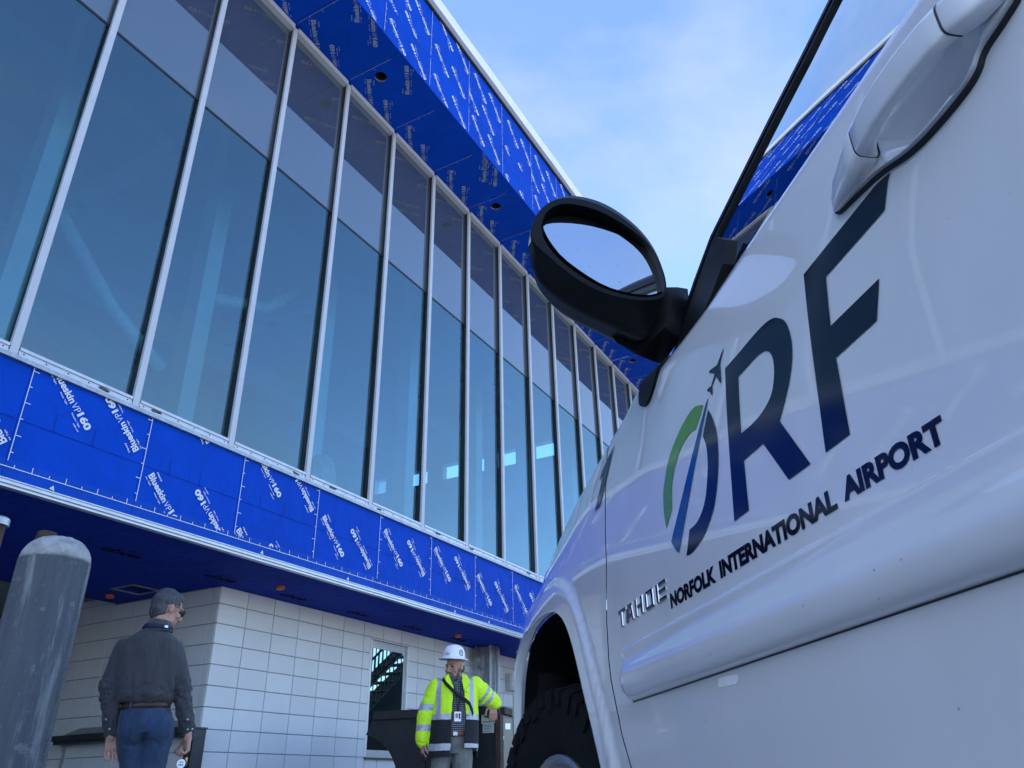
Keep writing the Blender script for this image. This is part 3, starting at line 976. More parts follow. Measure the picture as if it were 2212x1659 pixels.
# low window with foam-taped aluminium frame
wx0, wx1, wz0, wz1 = 8.462, 9.268, .957, 2.352
win = bpart('window', MB().box(wx0, wx0+.055, 6.812, 6.90, wz0, wz1).box(wx1-.055, wx1, 6.812, 6.90, wz0, wz1).box(wx0+.055, wx1-.055, 6.812, 6.90, wz1-.09, wz1).box(wx0+.055, wx1-.055, 6.812, 6.90, wz0, wz0+.085), 'mill_alu')
link('pane', bmesh_(MB().box(wx0+.055, wx1-.055, 6.818, 6.826, wz0+.085, wz1-.09), 'pane'), 'win_glass', win)
link('blind', bmesh_(MB().box(wx0+.05, wx1-.05, 6.93, 6.94, wz0, wz1), 'blind'), 'dark', win)
for (x, zz0, zz1) in ((wx0-.012, wz0, wz1), (wx1-.010, wz0, wz1)):
    rs = []
    for i in range(29):
        z = zz0+(zz1-zz0)*i/28
        w_ = .022+.007*noise.noise(Vector((x*3, z*9, 1)))
        o = .005*noise.noise(Vector((x, z*14, 3)))
        rs.append([(x+o-w_/2+.005, 6.783, z), (x+o+w_/2+.005, 6.780, z), (x+o+w_/2+.005, 6.811, z), (x+o-w_/2+.005, 6.811, z)])
    link('edge_tape', bmesh_(MB().rings(rs), 'edge_tape'), 'coping', win)

link('window_sill', bmesh_(MB().box(wx0-.02, wx1+.02, 6.755, 6.811, wz0-.022, wz0-.002), 'window_sill'), 'steel_dark', win)

# service counter on the return wall
ct = bpart('service_counter', MB().box(5.70, 5.8835, 6.88, 8.90, 1.118, 1.172).box(5.73, 5.8835, 6.9, 8.86, 1.085, 1.117), 'steel_dark')
rb = MB()
for i in range(40):
    y = 7.0+1.7*i/40
    rb.add([(5.715, y, 1.1725), (5.715, y+.03, 1.1725), (5.8835, y+.03, 1.245), (5.8835, y, 1.245), (5.715, y+.015, 1.180), (5.8835, y+.015, 1.255)], [(0, 4, 5, 3), (4, 1, 2, 5)])
link('ribbed_flashing', bmesh_(rb, 'ribbed_flashing'), 'galv', ct)
link('edge_strip', bmesh_(MB().box(5.868, 5.8835, 8.83, 8.87, .1, 1.0845), 'edge_strip'), 'mill_alu', ct)
jb = bpart('door_jamb', MB().box(5.74, 5.884, 6.70, 6.79, 0, 1.15).box(5.72, 5.8845, 6.68, 6.95, 1.151, 1.165).box(5.80, 5.8835, 6.82, 6.875, 0, 1.084), 'steel_dark')

# steel column with conduit under the soffit
cx0, cy0 = 10.83, 6.40
cb = MB().box(cx0, cx0+.26, cy0, cy0+.014, 0, 2.556).box(cx0, cx0+.26, cy0+.25, cy0+.264, 0, 2.556).box(cx0+.124, cx0+.136, cy0+.015, cy0+.249, 0, 2.556)
col = bpart('steel_column', cb, 'galv')
link('conduit', bmesh_(MB().tube([(cx0+.17, cy0-.03, .2), (cx0+.17, cy0-.03, 2.55)], .021, 10), 'conduit', True), 'mill_alu', col)
link('cover_panel', bmesh_(MB().box(cx0+.275, cx0+.40, cy0+.05, cy0+.10, 0, 2.556), 'cover_panel'), 'galv', col)
ps = MB(); nx_, ny_ = 10, 12
for i in range(nx_+1):
    for j in range(ny_+1):
        u, v = i/nx_, j/ny_
        x = 9.95+u*(.85-.35*v)+.35*v; z = 1.55+v*.85-.25*(1-u)*v
        ps.v.append((x, 6.60+.10*noise.noise(Vector((x*4, z*4, 2)))-.1*u, z+.06*noise.noise(Vector((x*5, z*5, 9)))))
for i in range(nx_):
    for j in range(ny_):
        if random.random() < .12 and (i in (0, nx_-1) or j in (0, ny_-1)): continue
        a_ = i*(ny_+1)+j
        ps.f.append((a_, a_+ny_+1, a_+ny_+2, a_+1))
def m_film():
    M = Mat('clear_film'); M.b.inputs['Base Color'].default_value = (.7, .72, .75, 1); M.b.inputs['Roughness'].default_value = .3
    f = M.noise(7, 5, .65)
    M.l(M.ramp(f, [(.35, (.03, .03, .03)), (.75, (.38, .38, .38))]), M.b.inputs['Alpha'])
    return M.m
MT['film'] = m_film()
film = tag(link('plastic_sheeting', bmesh_(ps, 'plastic_sheeting', True), 'film', None), 'torn clear plastic sheeting hanging beside the grey steel column', 'plastic sheet')
film.location = wpt(BO[0], BO[1]); film.rotation_euler = (0, 0, BROT)
eb = thing('electrical_box', 'off-white electrical box fixed to the block wall right of the steel column', 'electrical box', wpt(12.12, 6.79, 2.12), BROT)
link('box_body', MB().cbox(-.13, .13, -.10, -.001, -.10, .16, .012).mesh('box_body'), 'box_white', eb)
link('box_cover', MB().cbox(-.115, .115, -.112, -.1005, -.085, .145, .006).mesh('box_cover'), 'box_white', eb)
# ================================================================== SPORT UTILITY VEHICLE (s forward, l to the vehicle's right, z up; then into the vehicle's own axes)
TS0, TL0 = .6, 1.45
TO = A*TS0+B*TL0
TROT = math.atan2(A[1], A[0])
car = thing('parked_suv', 'large white airport car with dark door lettering, parked close at the right', 'car', (TO[0], TO[1], 0), TROT)
def tp_(s, l, z): return (s-TS0, TL0-l, z)
def tmesh(mb, name, smooth=True, sharp=None):
    mb.v = [tp_(*p) for p in mb.v]
    return mb.mesh(name, smooth, sharp)
def tpart(name, mb, mat, parent=None, smooth=True, sharp=None):
    return link(name, tmesh(mb, name, smooth, sharp), mat, parent or car)

SIG = [.5, .9, 1.07, 1.337, 1.707, 2.019, 2.227, 2.468, 2.637, 2.774, 2.87, 3.104, 3.433, 3.82, 4.194, 4.578, 4.761, 5.283, 5.6, 7.5]
SLP = [1.40, 1.399, 1.398, 1.393, 1.383, 1.372, 1.377, 1.392, 1.425, 1.424, 1.408, 1.384, 1.358, 1.318, 1.248, 1.165, 1.10, 1.045, 1.00, .80]
L0 = .45
def sstep(x):
    x = min(1, max(0, x)); return x*x*(3-2*x)
def crest(s):
    """inset and height where the shoulder starts to roll over, and the roll radius"""
    L1 = .012+.030*sstep((s-1.6)/.7)
    r = .030+.03*sstep((s-1.9)/.7)
    l = L0+L1+.19*r+plan(s)
    m = float(np.interp(s/l, SIG, SLP))
    return L1, CAM_H+m*l-.58*r, r
def plan(s):
    p = .33*max(0, s-2.5)**2
    if s < -1.4: p += .25*(-1.4-s)**2
    return p
LOWZ = [.30, .38, .45, .55, .65, .75, .95, 3.0]
LOWL = [.10, .055, .028, .010, .003, 0, 0, 0]
ARCH = [(1.585, .40), (1.60, .50), (1.617, .603), (1.645, .66), (1.676, .706), (1.736, .804), (1.796, .885), (1.862, .938), (1.953, .972), (2.104, .990), (2.284, .990), (2.40, .975), (2.48, .94), (2.54, .89), (2.578, .83), (2.60, .75), (2.618, .60), (2.625, .50), (2.63, .40)]
def catmull(pts, sub=4):
    o = []; n_ = len(pts)
    for i in range(n_-1):
        p0, p1, p2, p3 = pts[max(0, i-1)], pts[i], pts[i+1], pts[min(n_-1, i+2)]
        for j in range(sub):
            t = j/sub
            o.append(tuple(.5*((2*p1[c])+(-p0[c]+p2[c])*t+(2*p0[c]-5*p1[c]+4*p2[c]-p3[c])*t*t+(-p0[c]+3*p1[c]-3*p2[c]+p3[c])*t**3) for c in (0, 1)))
    o.append(pts[-1]); return o
_a = ARCH
for _ in range(6):   # even the traced outline out
    _a = [_a[0]]+[tuple(.25*_a[i-1][c]+.5*_a[i][c]+.25*_a[i+1][c] for c in (0, 1)) for i in range(1, len(_a)-1)]+[_a[-1]] if _ < 1 else _a
ARCH = catmull(_a, 4)
def arch_dist(s, z):
    best = 9
    for i in range(len(ARCH)-1):
        ax, ay = ARCH[i]; bx2, by2 = ARCH[i+1]
        dx, dy = bx2-ax, by2-ay
        t = max(0, min(1, ((s-ax)*dx+(z-ay)*dy)/(dx*dx+dy*dy)))
        best = min(best, math.hypot(s-ax-dx*t, z-ay-dy*t))
    return best
def flare(s, z):
    if s < 1.45 or s > 2.9: return 0
    d = arch_dist(s, z)
    return -.011*(1-sstep((d-.050)/.036))
def side(s, v, off=0.0):
    L1, z1, r = crest(s)
    pl = plan(s)
    if v <= z1:
        zz = z1-.22
        L = float(np.interp(v, LOWZ, LOWL))+L1*sstep((v-zz)/.26)*1.0+(L1*.0)
        if v > zz: L = L1*((v-zz)/.22)**2
        L += flare(s, v)+pl
        return (s, L0+L-off, v)
    t = (v-z1)/r
    if t < PI/2:
        return (s, L0+pl+L1+r*(1-math.cos(t))-off*math.cos(t), z1+r*math.sin(t)+off*math.sin(t))
    e = (t-PI/2)*r
    return (s, L0+pl+L1+r+e, z1+r+.10*e)
def sd(s, v): return side(s, v)

def side_normal(s, v):
    h = .007
    a_, b_ = Vector(tp_(*side(s+h, v))), Vector(tp_(*side(s-h, v)))
    c_, d_ = Vector(tp_(*side(s, v+h))), Vector(tp_(*side(s, v-h)))
    n_ = (a_-b_).cross(c_-d_).normalized()
    return n_ if n_.y > 0 or (abs(n_.y) < .2 and n_.z > 0) else -n_
def panel(name, outline, holes, step, vstep, off, mat, parent=None):
    """body panel or print on the side surface, with the surface's own exact normals"""
    par = []
    def fn(s, v):
        par.append((s, v)); return side(s, v, off)
    V, F_ = sheet(outline, holes, step, fn, vstep)
    me = bpy.data.meshes.new(name)
    me.from_pydata([tp_(*p) for p in V], [], [tuple(f[::-1]) for f in F_])
    for p in me.polygons: p.use_smooth = True
    me.normals_split_custom_set_from_vertices([side_normal(*q) for q in par])
    return link(name, me, mat, parent or car)
# ---- panels of the left side
SHUT = [(1.440, .36), (1.452, .50), (1.471, .60), (1.500, .655), (1.519, .708), (1.534, .75), (1.540, .789), (1.536, .859), (1.522, .92), (1.507, .977), (1.500, 1.05), (1.487, 1.15), (1.475, 1.22)]
def ztop(s, e=.02):
    L1, z1, r = crest(s)
    return z1+r*PI/2+e
DOOR_REAR = .30
HB = [(.585, 1.098), (.578, 1.112), (.55, 1.122), (.50, 1.128), (.42, 1.131), (.33, 1.131), (.315, 1.120), (.318, 1.096), (.345, 1.089), (.366, 1.086), (.376, 1.074), (.40, 1.070), (.44, 1.070), (.47, 1.074), (.505, 1.087), (.545, 1.093)]
HOLE = [(.496, 1.092), (.496, 1.123), (.352, 1.126), (.352, 1.096), (.377, 1.079), (.40, 1.075), (.44, 1.075), (.468, 1.079)]
door_out = [(p[0]-.0032, p[1]) for p in SHUT[:-1]]+[(1.472, ztop(1.472))]
door_out += [(s, ztop(s)) for s in np.arange(1.40, DOOR_REAR+.05, -.05)]+[(DOOR_REAR, ztop(DOOR_REAR)), (DOOR_REAR, .36)]
door = panel('front_door', door_out, [HOLE], .022, .016, 0.0, 'paint')
# returned edges of door and fender at the gap, dark behind
eg = MB()
lp = [(p[0]-.0032, p[1]) for p in SHUT]
eg.rings([[side(s, v) for s, v in lp], [side(s-.002, v, -.003) for s, v in lp], [side(s-.002, v, -.03) for s, v in lp]], cap=False)
eg.f = [f for f in eg.f if max(f)-min(f) < len(lp)+2]
tpart('door_edge', eg, 'paint', door)
gp = MB()
gp.rings([[side(s+.02, v, -.012) for s, v in SHUT], [side(s-.02, v, -.012) for s, v in SHUT]], cap=False)
gp.f = [f for f in gp.f if max(f)-min(f) < len(SHUT)+2]
tpart('door_seal', gp, 'gasket')
fen_out = [(p[0]+.0032, p[1]) for p in SHUT[:-1]]+[(1.478, ztop(1.478, .1))]
fen_out += [(s, ztop(s, .12)) for s in np.arange(1.55, 2.95, .07)]
fen_out += [(2.95, .88), (2.60, .853)]
fa = [p for p in ARCH if p[1] <= .86 and p[0] > 2.3]
fen_out += [(2.572, .845)]+[p for p in ARCH[::-1] if p[1] >= .86 or p[0] < 2.2]
fen_out += [(1.56, .36)]
fender = panel('front_fender', fen_out, [], .018, .014, 0.0, 'paint')
# rolled lip of the wheel arch
lipm = MB()
lipm.rings([[side(s, z) for s, z in ARCH], [tuple(np.array(side(s, z, .001))+np.array([(2.1-s)*.006, 0, -.004])) for s, z in ARCH], [tuple(np.array(side(s, z, -.022))+np.array([(2.1-s)*.012, 0, -.004])) for s, z in ARCH]], cap=False)
lipm.f = [f for f in lipm.f if max(f)-min(f) < len(ARCH)+2]
tpart('arch_lip', lipm, 'paint', fender)
bump_out = [(2.576, .839), (2.95, .872), (2.95, .40), (2.63, .40)]+[p for p in ARCH[::-1] if p[0] > 2.5 and p[1] < .84 and p[1] > .40]
v_, f_ = sheet(bump_out, [], .02, sd)
bumper = tpart('front_bumper', MB().add(v_, f_), 'paint')
nose = MB(); rs = []
for i in range(13):
    t = i/12
    s0, l0_ = 2.95+.28*math.sin(PI*t)**.6, (L0+plan(2.95))*(1-t)+(2*TL0-L0-plan(2.95))*t
    rs.append([(s0, l0_, .40), (s0+.03*math.sin(PI*t), l0_, .60), (s0+.02*math.sin(PI*t), l0_, .80), (s0-.04*math.sin(PI*t), l0_, 1.02)])
nose.rings(rs, cap=False); nose.f = [f for f in nose.f if not (f[0] % 4 == 3)]
tpart('front_fascia', nose, 'paint', bumper)
# wheel house
lin_ = MB()
insd = []
for d in (.022, .10, .22, .40):
    insd.append([(s+(2.1-s)*.02, L0+.0+d, z) for s, z in ARCH])
lin_.rings(insd, cap=False); lin_.f = [f for f in lin_.f if max(f)-min(f) < len(ARCH)+2]
lin_.add([(1.4, L0+.39, .2), (2.8, L0+.39, .2), (2.8, L0+.39, 1.1), (1.4, L0+.39, 1.1)], [(0, 1, 2, 3)])
lin_.tube([(2.50, L0+.09, .35), (2.52, L0+.09, .70), (2.47, L0+.10, .88)], .05, 8)
tpart('wheel_liner', lin_, 'liner')

# ---- rest of the body (rear door, quarter panel, bonnet, roof, right side, tail)
AXR = 2.13-2.946
rq = [(DOOR_REAR-.005, ztop(DOOR_REAR)), (DOOR_REAR-.005, .36), (AXR+.52, .36)]+[(AXR+.50*math.cos(t), .42+.55*math.sin(t)) for t in np.linspace(.0, PI, 15)]+[(AXR-.52, .36), (-1.95, .42)]
rq += [(s, ztop(s)) for s in np.arange(-1.95, DOOR_REAR-.05, .15)]
v_, f_ = sheet(rq, [], .07, sd)
tpart('rear_side_panel', MB().add(v_, f_), 'paint')
def mir(p): return (p[0], 2*TL0-p[1], p[2])
ro = [(2.93, .40), (2.93, .9)]+[(s, ztop(s)) for s in np.arange(2.9, -1.96, -.2)]+[(-1.95, .42)]
v_, f_ = sheet(ro, [[(c+.48*math.cos(t), .45+.50*math.sin(t)) for t in np.linspace(0, 2*PI, 20)[:-1]] for c in (2.13, AXR)], .08, lambda s, v: mir((lambda p: (p[0], p[1]-min(0, flare(s, v)), p[2]))(side(s, v))))
tpart('right_side_panel', MB().add(v_, f_), 'paint')
hd = MB(); rs = []
for s in (1.30, 1.6, 1.9, 2.2, 2.5, 2.75, 2.93):
    p = side(s, ztop(s, .10)); row = []
    for i in range(9):
        t = i/8
        l = p[1]*(1-t)+(2*TL0-p[1])*t
        row.append((s, l, p[2]-.002+.05*math.sin(PI*t)))
    rs.append(row)
hd.rings(rs, cap=False); hd.f = [f for f in hd.f if max(f)-min(f) < 12]
tpart('bonnet', hd, 'paint')
def glassl(z):
    t = z-1.225
    return .505+.20*t+.25*t*t if t > 0 else .505+.20*t
FR = []
for sg_, m_ in ((2.30, 1.33), (2.194, 1.422), (2.041, 1.492), (1.881, 1.552), (1.676, 1.583), (1.451, 1.617), (1.26, 1.641), (1.104, 1.665), (.95, 1.682), (.75, 1.70), (.55, 1.712)):
    l_ = .55
    for _ in range(80): l_ = .5*l_+.5*glassl(CAM_H+m_*l_)
    FR.append((sg_*l_, CAM_H+m_*l_))
FR2 = FR+[(.15, FR[-1][1]+.012), (-.4, FR[-1][1]+.012), (-1.3, FR[-1][1]+.0), (-1.75, FR[-1][1]-.05)]
ZR = FR[-1][1]-.07
def gp3(s, z, off=0): return (s, glassl(z)-off, z)
# side glass of the front door, window frame and pillar
gl = [(1.19, 1.21)]+[(s-.020, z-.012) for s, z in FR[1:]]+[(.17, FR[-1][1]-.002), (.17, 1.21)]
v_, f_ = sheet(gl, [], .03, lambda u, v: gp3(u, v))
tpart('side_window', MB().add(v_, f_), 'car_glass')
gl2 = [(.10, 1.21), (.12, ZR+.06), (-.55, ZR+.065), (-.62, 1.21)]
v_, f_ = sheet(gl2, [], .06, lambda u, v: gp3(u, v))
tpart('rear_side_window', MB().add(v_, f_), 'car_glass')
gl3 = [(-.72, 1.21), (-.66, ZR+.06), (-1.65, ZR+.02), (-1.80, 1.21)]
v_, f_ = sheet(gl3, [], .06, lambda u, v: gp3(u, v))
tpart('cargo_window', MB().add(v_, f_), 'car_glass')
def strip(path, w0, w1, fn, d0, d1):
    """band along a polyline in the glass plane between offsets w0 and w1"""
    mb = MB(); n_ = len(path); a_, b_ = [], []
    for i, (s, z) in enumerate(path):
        p, q = path[max(0, i-1)], path[min(n_-1, i+1)]
        dx, dy = q[0]-p[0], q[1]-p[1]; L_2 = math.hypot(dx, dy)
        nx, ny = dy/L_2, -dx/L_2
        a_.append((s+nx*w0, z+ny*w0)); b_.append((s+nx*w1, z+ny*w1))
    mb.rings([[fn(*a_[i], d0), fn(*b_[i], d0), fn(*b_[i], d1), fn(*a_[i], d1)] for i in range(n_)])
    return mb
tpart('window_rubber', strip(FR2, -.020, -.008, gp3, .006, -.01), 'gasket', smooth=False)
tpart('window_frame', strip(FR2, -.0075, .009, gp3, .009, -.02), 'plastic_black', smooth=False)
tpart('roof_pillar', strip(FR2, .0092, .021, gp3, .002, -.09), 'steel_dark', smooth=False)
for s0, s1 in ((.165, .105), (-.55, -.70), (-1.68, -1.9)):
    tpart('window_pillar', MB().prism([(s0, 1.20), (s0+.02, ZR+.07), (s1+.02, ZR+.07), (s1, 1.20)], lambda u, v, d: gp3(u, v, d), .006, -.05), 'plastic_black', smooth=False)
tpart('belt_seal', strip([(1.20, 1.222), (.8, 1.222), (.2, 1.222), (-.6, 1.222), (-1.85, 1.222)], -.012, .012, gp3, .006, -.01), 'gasket', smooth=False)
rf = MB(); rs = []
for s, z in FR2[6:]:
    l = glassl(z)+.01
    rs.append([(s, l+(2*TL0-2*l)*i/10, z+.03+.16*math.sin(PI*i/10)**.7) for i in range(11)])
rf.rings(rs, cap=False); rf.f = [f for f in rf.f if max(f)-min(f) < 14]
tpart('roof', rf, 'paint')
ws = MB(); rs = []
for t in np.linspace(0, 1, 9):
    s, z = 1.42*(1-t)+FR[-1][0]*t, 1.20*(1-t)+(ZR+.03)*t
    l = glassl(z)+.03
    rs.append([(s+.10*math.sin(PI*i/8)*(1-.4*t), l+(2*TL0-2*l)*i/8, z+.03*math.sin(PI*i/8)) for i in range(9)])
ws.rings(rs, cap=False); ws.f = [f for f in ws.f if max(f)-min(f) < 12]
tpart('windscreen', ws, 'car_glass')
tpart('right_windows', MB().prism([(1.15, 1.21), (.70, ZR), (-1.65, ZR+.02), (-1.8, 1.21)], lambda u, v, d: mir(gp3(u, v, d)), 0, .004), 'car_glass', smooth=False)
tl = MB().rings([[(-1.95, L0+.03, z), (-2.03, L0+.3, z), (-2.05, TL0, z), (-2.03, 2*TL0-L0-.3, z), (-1.95, 2*TL0-L0-.03, z)] for z in (.45, .8, 1.2)], cap=False)
tl.f = [f for f in tl.f if max(f)-min(f) < 8]
tg = tpart('tailgate', tl, 'paint')
tpart('rear_window', MB().add([(-2.02, L0+.15, 1.22), (-2.02, 2*TL0-L0-.15, 1.22), (-1.80, 2*TL0-L0-.3, ZR+.05), (-1.80, L0+.3, ZR+.05)], [(0, 1, 2, 3)]), 'car_glass', tg)
# dark cabin: dashboard, seats, floor
cab = MB().box(1.25, 1.45, .56, 2.34, .9, 1.16)
for y in (.75, 1.75):
    cab.box(.05, .16, y, y+.5, .8, 1.36); cab.box(-.9, -.8, y, y+.5, .8, 1.34); cab.box(.05, .12, y+.12, y+.38, 1.38, 1.52)
cab.box(-1.9, 1.4, .52, 2.38, .55, .62)
tpart('cabin_trim', cab, 'liner', smooth=False)

# ---- raised side moulding
MP = [(.7945, 0.0), (.7932, .0040), (.7900, .0072), (.785, .0080), (.776, .0070), (.766, .0095), (.757, .0150), (.750, .0190), (.742, .0215), (.734, .0228), (.726, .0228), (.718, .0212), (.7110, .0178), (.7062, .0132), (.7035, .0082), (.7022, .0030), (.7012, -.004)]
ml = MB(); rs = []
for s in list(np.arange(.315, 1.38, .045))+[1.385, 1.40, 1.41, 1.418, 1.424, 1.430, 1.436]:
    row = []
    for z, o in MP:
        t = (z-.701)/(.7945-.701)
        se = 1.414+.045*t
        k = sstep((se-s)/.022)
        ss = min(s, se)
        row.append(side(ss, z, o*k-.0006 if k < 1 else o))
    rs.append(row)
ml.rings(rs, cap=False); ml.f = [f for f in ml.f if max(f)-min(f) < len(MP)+2]
mould = tpart('side_moulding', ml, 'paint', door, sharp=38)

panel('moulding_shadow_seam', [(1.414, .7000), (1.412, .7020), (.315, .7020), (.315, .7000)], [], .05, .004, .0008, 'steel_dark', mould)  # shadow gap and adhesive line below the moulding, put in as a dark strip
# ---- door handle
def hv(s, v):
    # outer skirt -> plate -> hollow cup
    cxs = (s-.430)/.072; cz = (v-1.0985)/.0265
    d = max(0.0, 1-(abs(cxs)**2.6+abs(cz)**2.2))
    return side(s, v, .0085-.034*sstep(d*1.25))
hb = smooth_loop(HB, 2)
v_, f_ = sheet(hb, [], .006, hv)
handle = tpart('door_handle', MB().add(v_, f_), 'paint', door)
sk = MB(); lp = dense(hb, .008)
sk.rings([[side(s, v, .0085) for s, v in lp], [side(.45+(s-.45)*1.004, 1.1+(v-1.1)*1.02, -.002) for s, v in lp]], cap=False)
tpart('handle_skirt', sk, 'paint', handle)
gk = MB()
gk.rings([[side(.45+(s-.45)*1.000, 1.1+(v-1.1)*1.0-.0006, .004) for s, v in lp], [side(.45+(s-.45)*1.012, 1.1+(v-1.1)*1.06-.0030, .004) for s, v in lp], [side(.45+(s-.45)*1.012, 1.1+(v-1.1)*1.06-.0030, -.002) for s, v in lp]], cap=False)
tpart('handle_gasket', gk, 'gasket', handle)
GS = [.583, .575, .56, .54, .52, .4985, .497, .495, .48, .46, .44, .42, .40, .38, .365, .3632, .3616, .36, .345, .33, .318]
GO = [.006, .011, .0175, .0235, .029, .0345, .0335, .0352, .038, .041, .0425, .043, .0425, .041, .039, .0378, .0378, .038, .034, .027, .015]
GH = [.004, .0095, .0140, .0172, .0190, .0202, .0192, .0203, .0208, .0210, .0210, .0210, .0210, .0208, .0207, .0198, .0198, .0206, .0200, .018, .012]
GT = [.006, .010, .0155, .0210, .0255, .0275, .0262, .0240, .0170, .0135, .0125, .0125, .0125, .0135, .018, .0200, .0215, .0240, .0240, .020, .012]
st = MB(); rs = []
for s, o, h, t in zip(GS, GO, GH, GT):
    zc = 1.1115-.004*sstep((s-.50)/.05)-.004*max(0, s-.56)/.025; h *= .86+.14*sstep((s-.47)/.05)+.10*sstep((.37-s)/.03)
    row = []
    for k in range(20):
        a_ = 2*PI*k/20
        ca, sa = math.cos(a_), math.sin(a_)
        e = 2/4.2
        u = math.copysign(abs(ca)**e, ca); w_ = math.copysign(abs(sa)**e, sa)
        q = side(s, zc, 0)
        row.append((s, q[1]-(o-t/2)-u*t/2, zc+w_*h))
    rs.append(row)
st.rings(rs)
grip = tpart('grip', st, 'paint', handle, sharp=50)
for sx in (.4968, .3624):
    i = min(range(len(GS)), key=lambda j: abs(GS[j]-sx)); zs = 1.1115-.004*sstep((sx-.50)/.05); o, h, t = GO[i]+.0010, GH[i]*(.86+.14*sstep((sx-.47)/.05)+.10*sstep((.37-sx)/.03))+.0003, GT[i]+.0012
    rg = MB(); rs = []
    for ds in (-.0008, .0008):
        row = []
        for k in range(20):
            a_ = 2*PI*k/20; ca, sa = math.cos(a_), math.sin(a_); e = 2/4.2
            q = side(sx, zs, 0)
            row.append((sx+ds, q[1]-(o-t/2)-math.copysign(abs(ca)**e, ca)*t/2, zs+math.copysign(abs(sa)**e, sa)*h))
        rs.append(row)
    rg.rings(rs)
    tpart('grip_seam', rg, 'gasket', handle)

# ---- lettering and emblems on the door: vinyl laid on the panel
k5 = crop(2550, 1200, 3500, 1433); k4 = crop(2600, 0, 4032, 1571); k9 = crop(2050, 1300, 2750, 1056)
def trace(kf, pts, D=.4515): return [onT(*kf(*p), D) for p in pts]
def decal(name, poly, holes, mat, off=.0010, parent=None):
    return panel(name, poly, holes, .012, .012, off, mat, parent or door)
def curve_pts(pts, sub=3):
    """Catmull-Rom through open points"""
    o = []
    n_ = len(pts)
    for i in range(n_-1):
        p0, p1, p2, p3 = pts[max(0, i-1)], pts[i], pts[i+1], pts[min(n_-1, i+2)]
        for j in range(sub):
            t = j/sub
            o.append(tuple(.5*((2*p1[c])+(-p0[c]+p2[c])*t+(2*p0[c]-5*p1[c]+4*p2[c]-p3[c])*t*t+(-p0[c]+3*p1[c]-3*p2[c]+p3[c])*t**3) for c in (0, 1)))
    o.append(pts[-1]); return o
green = curve_pts([(333, 598), (310, 596), (270, 615), (220, 690), (170, 800), (130, 920), (107, 1060), (101, 1130), (106, 1240), (120, 1333)])+curve_pts([(153, 1210), (150, 1110), (160, 1010), (185, 900), (215, 825), (250, 770), (272, 748), (290, 740)])
decal('letter_o_green_arc', trace(k5, green), [], 'vinyl_green')
beam = [(361, 553), (347, 590), (148, 1408), (165, 1440), (180, 1462), (195, 1476), (362, 560)]
decal('letter_o_blue_beam', trace(k5, beam), [], 'vinyl_blue')
navy = curve_pts([(363, 622), (395, 680), (420, 770), (430, 900), (425, 1040), (410, 1170), (385, 1270), (345, 1370), (300, 1440), (268, 1477), (240, 1492)])+curve_pts([(258, 1335), (300, 1295), (335, 1220), (355, 1130), (365, 1010), (365, 900), (353, 825), (335, 780)])
decal('letter_o_navy_arc', trace(k5, navy), [], 'vinyl_navy')
plane_ = [(446, 253), (436, 300), (426, 350), (438, 440), (438, 464), (432, 464), (405, 422), (383, 485), (388, 520), (387, 537), (381, 536), (371, 518), (352, 513), (356, 499), (376, 483), (396, 410), (357, 403), (364, 388), (408, 357), (432, 283)]
decal('airliner_emblem', trace(k5, plane_), [], 'vinyl_navy')
Rp = [(460, 378)]+curve_pts([(540, 288), (620, 192), (690, 118), (738, 84), (770, 77), (812, 90), (840, 128), (860, 190), (869, 260), (868, 345), (855, 445), (830, 560), (795, 690)])+[(980, 945), (850, 1040), (697, 825), (582, 925), (612, 1220), (525, 1287)]
Rh = [(543, 428)]+curve_pts([(600, 365), (650, 310), (690, 280), (712, 275), (737, 287), (755, 330), (762, 400), (755, 490), (735, 560), (690, 640), (630, 710), (565, 765)])
decal('letter_r', trace(k5, Rp), [trace(k5, Rh)], 'vinyl_navy')
Fp = trace(k4, [(620, 1185), (930, 800), (965, 768), (985, 752), (995, 745), (985, 785), (975, 905), (968, 915), (720, 1195), (745, 1408), (955, 1203), (945, 1385), (768, 1545)])+trace(k5, [(1215, 770), (1070, 877)])
decal('letter_f', Fp, [], 'vinyl_navy')
decal('numeral_one', trace(k9, [(556, 678), (520, 750), (487, 830), (470, 895), (492, 868), (453, 1078), (484, 1045), (520, 860), (540, 740)], .4575), [], 'vinyl_navy', .0018, fender)
# airport name, one piece per word
def word(body, s_left, s_right, z0, h):
    v, f = text_mesh(body, .03, .0016, s_left-s_right, h)
    return tpart('lettering', MB().add([side(s_left-p[0], z0+p[1], .0008) for p in v], f), 'vinyl_black', door, smooth=False)
word('NORFOLK', 1.178, 1.000, .8125, .0235)
word('INTERNATIONAL', .985, .690, .8130, .0235)
word('AIRPORT', .677, .521, .8150, .0235)
